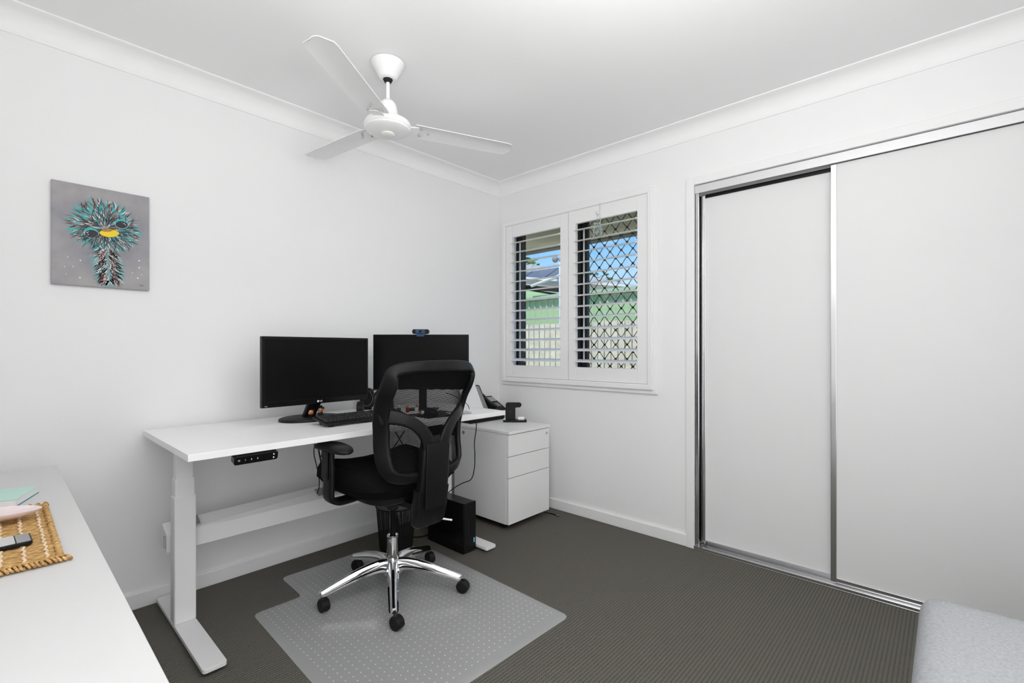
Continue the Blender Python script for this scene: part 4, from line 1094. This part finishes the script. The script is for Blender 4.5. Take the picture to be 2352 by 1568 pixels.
def oval(cu, cv, ru, rv, rot, d, m, nm, a0=0, a1=360, lab=None):
    b = NB(); pts = []
    for k in range(33):
        a = R(a0 + (a1 - a0) * k / 32); x, y = ru * math.cos(a), rv * math.sin(a) * (abs(math.sin(a)) ** .35 if nm.startswith(('beak', 'eye')) else 1)
        pts.append(V((.0182 + d, py0_ + cu + x * math.cos(rot) - y * math.sin(rot), pz0_ + cv + x * math.sin(rot) + y * math.cos(rot))))
    if a1 - a0 == 360: pts = pts[:-1]
    prism(b, pts, (.0002, 0, 0)); return obj(nm, b, m, pa, label=lab)
oval(.1205, .222, .0245, .0185, .1, .0010, M_lgrey, 'eye_patch'); oval(.2175, .276, .0235, .0185, .1, .0010, M_lgrey, 'eye_patch')
oval(.1195, .226, .0235, .019, .12, .0013, M_teal, 'eyelid', 0, 180); oval(.217, .281, .0235, .0175, .12, .0013, M_teal, 'eyelid', 0, 180)
for (cu, cv) in ((.1215, .2195), (.2185, .2755)):
    oval(cu, cv, .0215, .0155, .22, .0016, M_navy, 'eye')
    for du, dv, r_ in ((-.014, .002, .0022), (-.011, -.005, .0018), (-.010, .006, .0012)) if cu < .2 else ((.008, .006, .0022), (.013, .002, .0018), (.001, .009, .0010)):
        oval(cu + du, cv + dv, r_, r_ * .9, 0, .0019, M_pw, 'eye_glint')
oval(.178, .2325, .0345, .0185, .16, .0014, M_navy, 'beak_outline'); oval(.178, .232, .0330, .0172, .16, .0017, M_beak, 'beak', lab='bright yellow beak')
oval(.172, .2425, .020, .0062, .28, .0020, M_beakb, 'beak_ridge')
for du in (.166, .180): oval(du, .2435, .0024, .0012, .3, .0023, M_navy, 'nostril')
for (u, v) in ((.155, .27), (.275, .25), (.125, .175), (.205, .182), (.138, .105), (.27, .08), (.885, .31), (.885, .235), (.81, .175), (.915, .16), (.87, .125)):
    r_ = random.uniform(.0013, .0032); oval(u * .315, v * .416, r_, r_, 0, .0004, M_pw, 'snow_dot')
b = text_bm('D.H', .009, .0002); b.transform(Matrix.Translation((.0186, py0_ + .288, pz0_ + .020)) @ Matrix.Rotation(R(90), 4, 'Z') @ Matrix.Rotation(R(90), 4, 'X')); obj('signature', b, M_navy, pa)

# ================================================================== OUTSIDE
b = NB(); box(b, -26, 12, .37, 40, -.35, -.30); struct('ground', b, M_grass)
# soffit and gutter of this house
b = NB(); box(b, -3, 6, .25, .93, 2.13, 2.16); struct('soffit', b, M_soffit)
b = NB(); box(b, -3, 6, .93, 1.04, 2.122, 2.24); struct('gutter', b, M_gutter)
# paling fence
fz = thing('paling_fence', 'weathered pale timber paling fence across the yard outside the window', 'fence', (-1.8, 2.85, -.3))
random.seed(2); x = -3.3; k = 0
b = NB(); box(b, -6, 2.2, 2.868, 2.90, .1, .18); box(b, -6, 2.2, 2.868, 2.90, 1.25, 1.33); obj('rail', b, M_paldark, fz)
b = NB(); box(b, -6, 2.2, 2.862, 2.867, -.3, 1.49); obj('gap_shade_sheet', b, M_paldark, fz, label='dark sheet painting in the shade between the palings')  # sheet coloured dark to paint the shade in the fence gaps
n_p = 0
x = -3.15
while x < 1.2 and n_p < 50:
    b = NB(); h = 1.52 + random.uniform(-.012, .012); box(b, x + .006, x + .094, 2.842 + random.uniform(0, .004), 2.861, -.3, h); obj('paling', b, M_pal, fz); x += .103; n_p += 1
# green shed
sh = thing('garden_shed', 'pale green ribbed metal shed beyond the paling fence', 'shed', (-2.5, 4.6, -.3))
b = NB(); x = -6.5
prof = []
while x < .35:
    prof += [(x, 4.5), (x + .10, 4.5), (x + .115, 4.475), (x + .135, 4.475), (x + .15, 4.5)]; x += .15
poly = prof
va = [b.verts.new((p[0], p[1], -.3)) for p in poly]; vb = [b.verts.new((p[0], p[1], 2.10)) for p in poly]
for j in range(len(poly) - 1): b.faces.new((va[j], va[j + 1], vb[j + 1], vb[j]))
box(b, -6.5, .35, 4.503, 7.0, -.3, 2.08)
obj('wall', b, M_green, sh)
b = NB(); box(b, -6.6, .5, 4.40, 4.50, 2.10, 2.18); obj('gutter', b, M_greend, sh, bev=.01)
b = NB(); prism(b, [(-6.5, 4.55, 2.18), (-1.4, 4.55, 2.18), (-3.05, 4.55, 2.20), (-6.5, 4.55, 2.95)], (0, 2.4, 0)); obj('gable', b, M_green, sh)
b = NB(); prism(b, [(-6.6, 4.5, 2.88), (-1.3, 4.5, 1.985 + .10), (-1.3, 4.5, 2.20), (-6.6, 4.5, 3.06)], (0, 2.6, 0)); obj('roof', b, M_shroof, sh)
b = NB(); prism(b, [(-6.6, 4.44, 3.03), (-1.3, 4.44, 2.18), (-1.3, 4.44, 2.215), (-6.6, 4.44, 3.075)], (0, .06, 0)); obj('barge_cap', b, M_white, sh)
# neighbour house with solar panels
nh = thing('neighbour_house', 'neighbouring house with a grey tiled roof and solar panels behind the shed', 'house', (-7, 9, -.3))
b = NB(); box(b, -14, -3.3, 8.3, 13, -.3, 2.55); obj('wall', b, M_hwall, nh)
b = NB(); prism(b, [(-15, 7.7, 2.55), (-2.7, 7.7, 2.55), (-8.9, 10.9, 4.28), (-12, 10.9, 4.28)], (0, 0, .06))
prism(b, [(-2.7, 7.7, 2.55), (-2.7, 14, 2.55), (-8.9, 10.9, 4.28)], (0, 0, .06)); rf = obj('roof', b, M_tile, nh)
def onroof(x, y, h=.0): return V((x, y, 2.62 + (y - 7.7) * 1.73 / 3.2 + h))
for k in range(5):
    xa = -10.9 + k * 1.08
    b = NB(); prism(b, [onroof(xa, 8.3, .08), onroof(xa + 1.02, 8.3, .08), onroof(xa + 1.02, 9.6, .08), onroof(xa, 9.6, .08)], (0, 0, .05)); obj('solar_panel', b, M_solar, rf)
b = NB(); box(b, -15, -2.7, 7.6, 7.72, 2.46, 2.60); obj('gutter', b, M_white, nh)
# pergola-like white pole with lamp
t = thing('yard_pole', 'thin white pole with a round head standing beyond the fence', 'pole', (-2.54, 4.2, -.3))
b = NB(); cyl(b, (-2.54, 4.2, -.3), (-2.54, 4.2, 2.72), .022, n=12); obj('shaft', b, M_white, t)
b = NB(); tube(b, smooth_pts([(-2.54, 4.2, 2.70), (-2.56, 4.2, 2.78), (-2.62, 4.2, 2.80)], 4), .018, 8); bmesh.ops.create_uvsphere(b, u_segments=14, v_segments=10, radius=.06, matrix=Matrix.Translation((-2.65, 4.2, 2.78))); obj('head', b, M_grey, t, smooth=60)
b = NB(); tube(b, [(-3.3, 4.3, 2.36), (-2.5, 4.25, 2.50), (-2.2, 4.2, 2.53)], .03, 8); tag(obj('white_pipe', b, M_white), 'sloping white pipe beside the yard pole outside', 'pipe')
# second house
n2 = thing('far_house', 'far house with an orange tiled roof at the right of the window view', 'house', (-2.0, 17, -.3))
b = NB(); box(b, -6.5, 3, 16, 20, -.3, 2.5); obj('wall', b, M_hwall, n2)
b = NB(); prism(b, [(-7.4, 15.4, 2.75), (3.5, 15.4, 2.75), (2, 18, 3.6), (-6.2, 18, 3.55)], (0, 0, .08)); obj('roof', b, M_tilo, n2)
# trees
def tree(x, y, z, r_, lab, seed):
    random.seed(seed); t = thing('tree', lab, 'tree', (x, y, -.3), 0, 'trees beyond the houses')
    b = NB(); tube(b, [(x, y, -.3), (x + .1, y, z * .5), (x, y, z)], [.18, .14, .08], 8); obj('trunk', b, M_bark, t)
    b = NB()
    for k in range(500):
        v = V((random.gauss(0, 1), random.gauss(0, 1), random.gauss(0, .8))).normalized() * r_ * random.uniform(.45, 1)
        c = V((x, y, z)) + v; s_ = r_ * .13
        q = Matrix.Translation(c) @ Matrix.Rotation(random.random() * 6, 4, 'Z') @ Matrix.Rotation(random.random() * 3, 4, 'X')
        prism(b, [q @ V(p) for p in ((-s_, 0, 0), (0, -s_ * .5, 0), (s_, 0, 0), (0, s_ * .5, 0))], (0, 0, .01))
    obj('foliage', b, M_leaf, t)
tree(-12.7, 14, 4.4, 1.5, 'bushy green tree above the grey roof at the left of the window view', 1)
tree(-8.4, 14.8, 3.5, 1.0, 'low olive green tree top behind the grey roof in the right shutter view', 4)
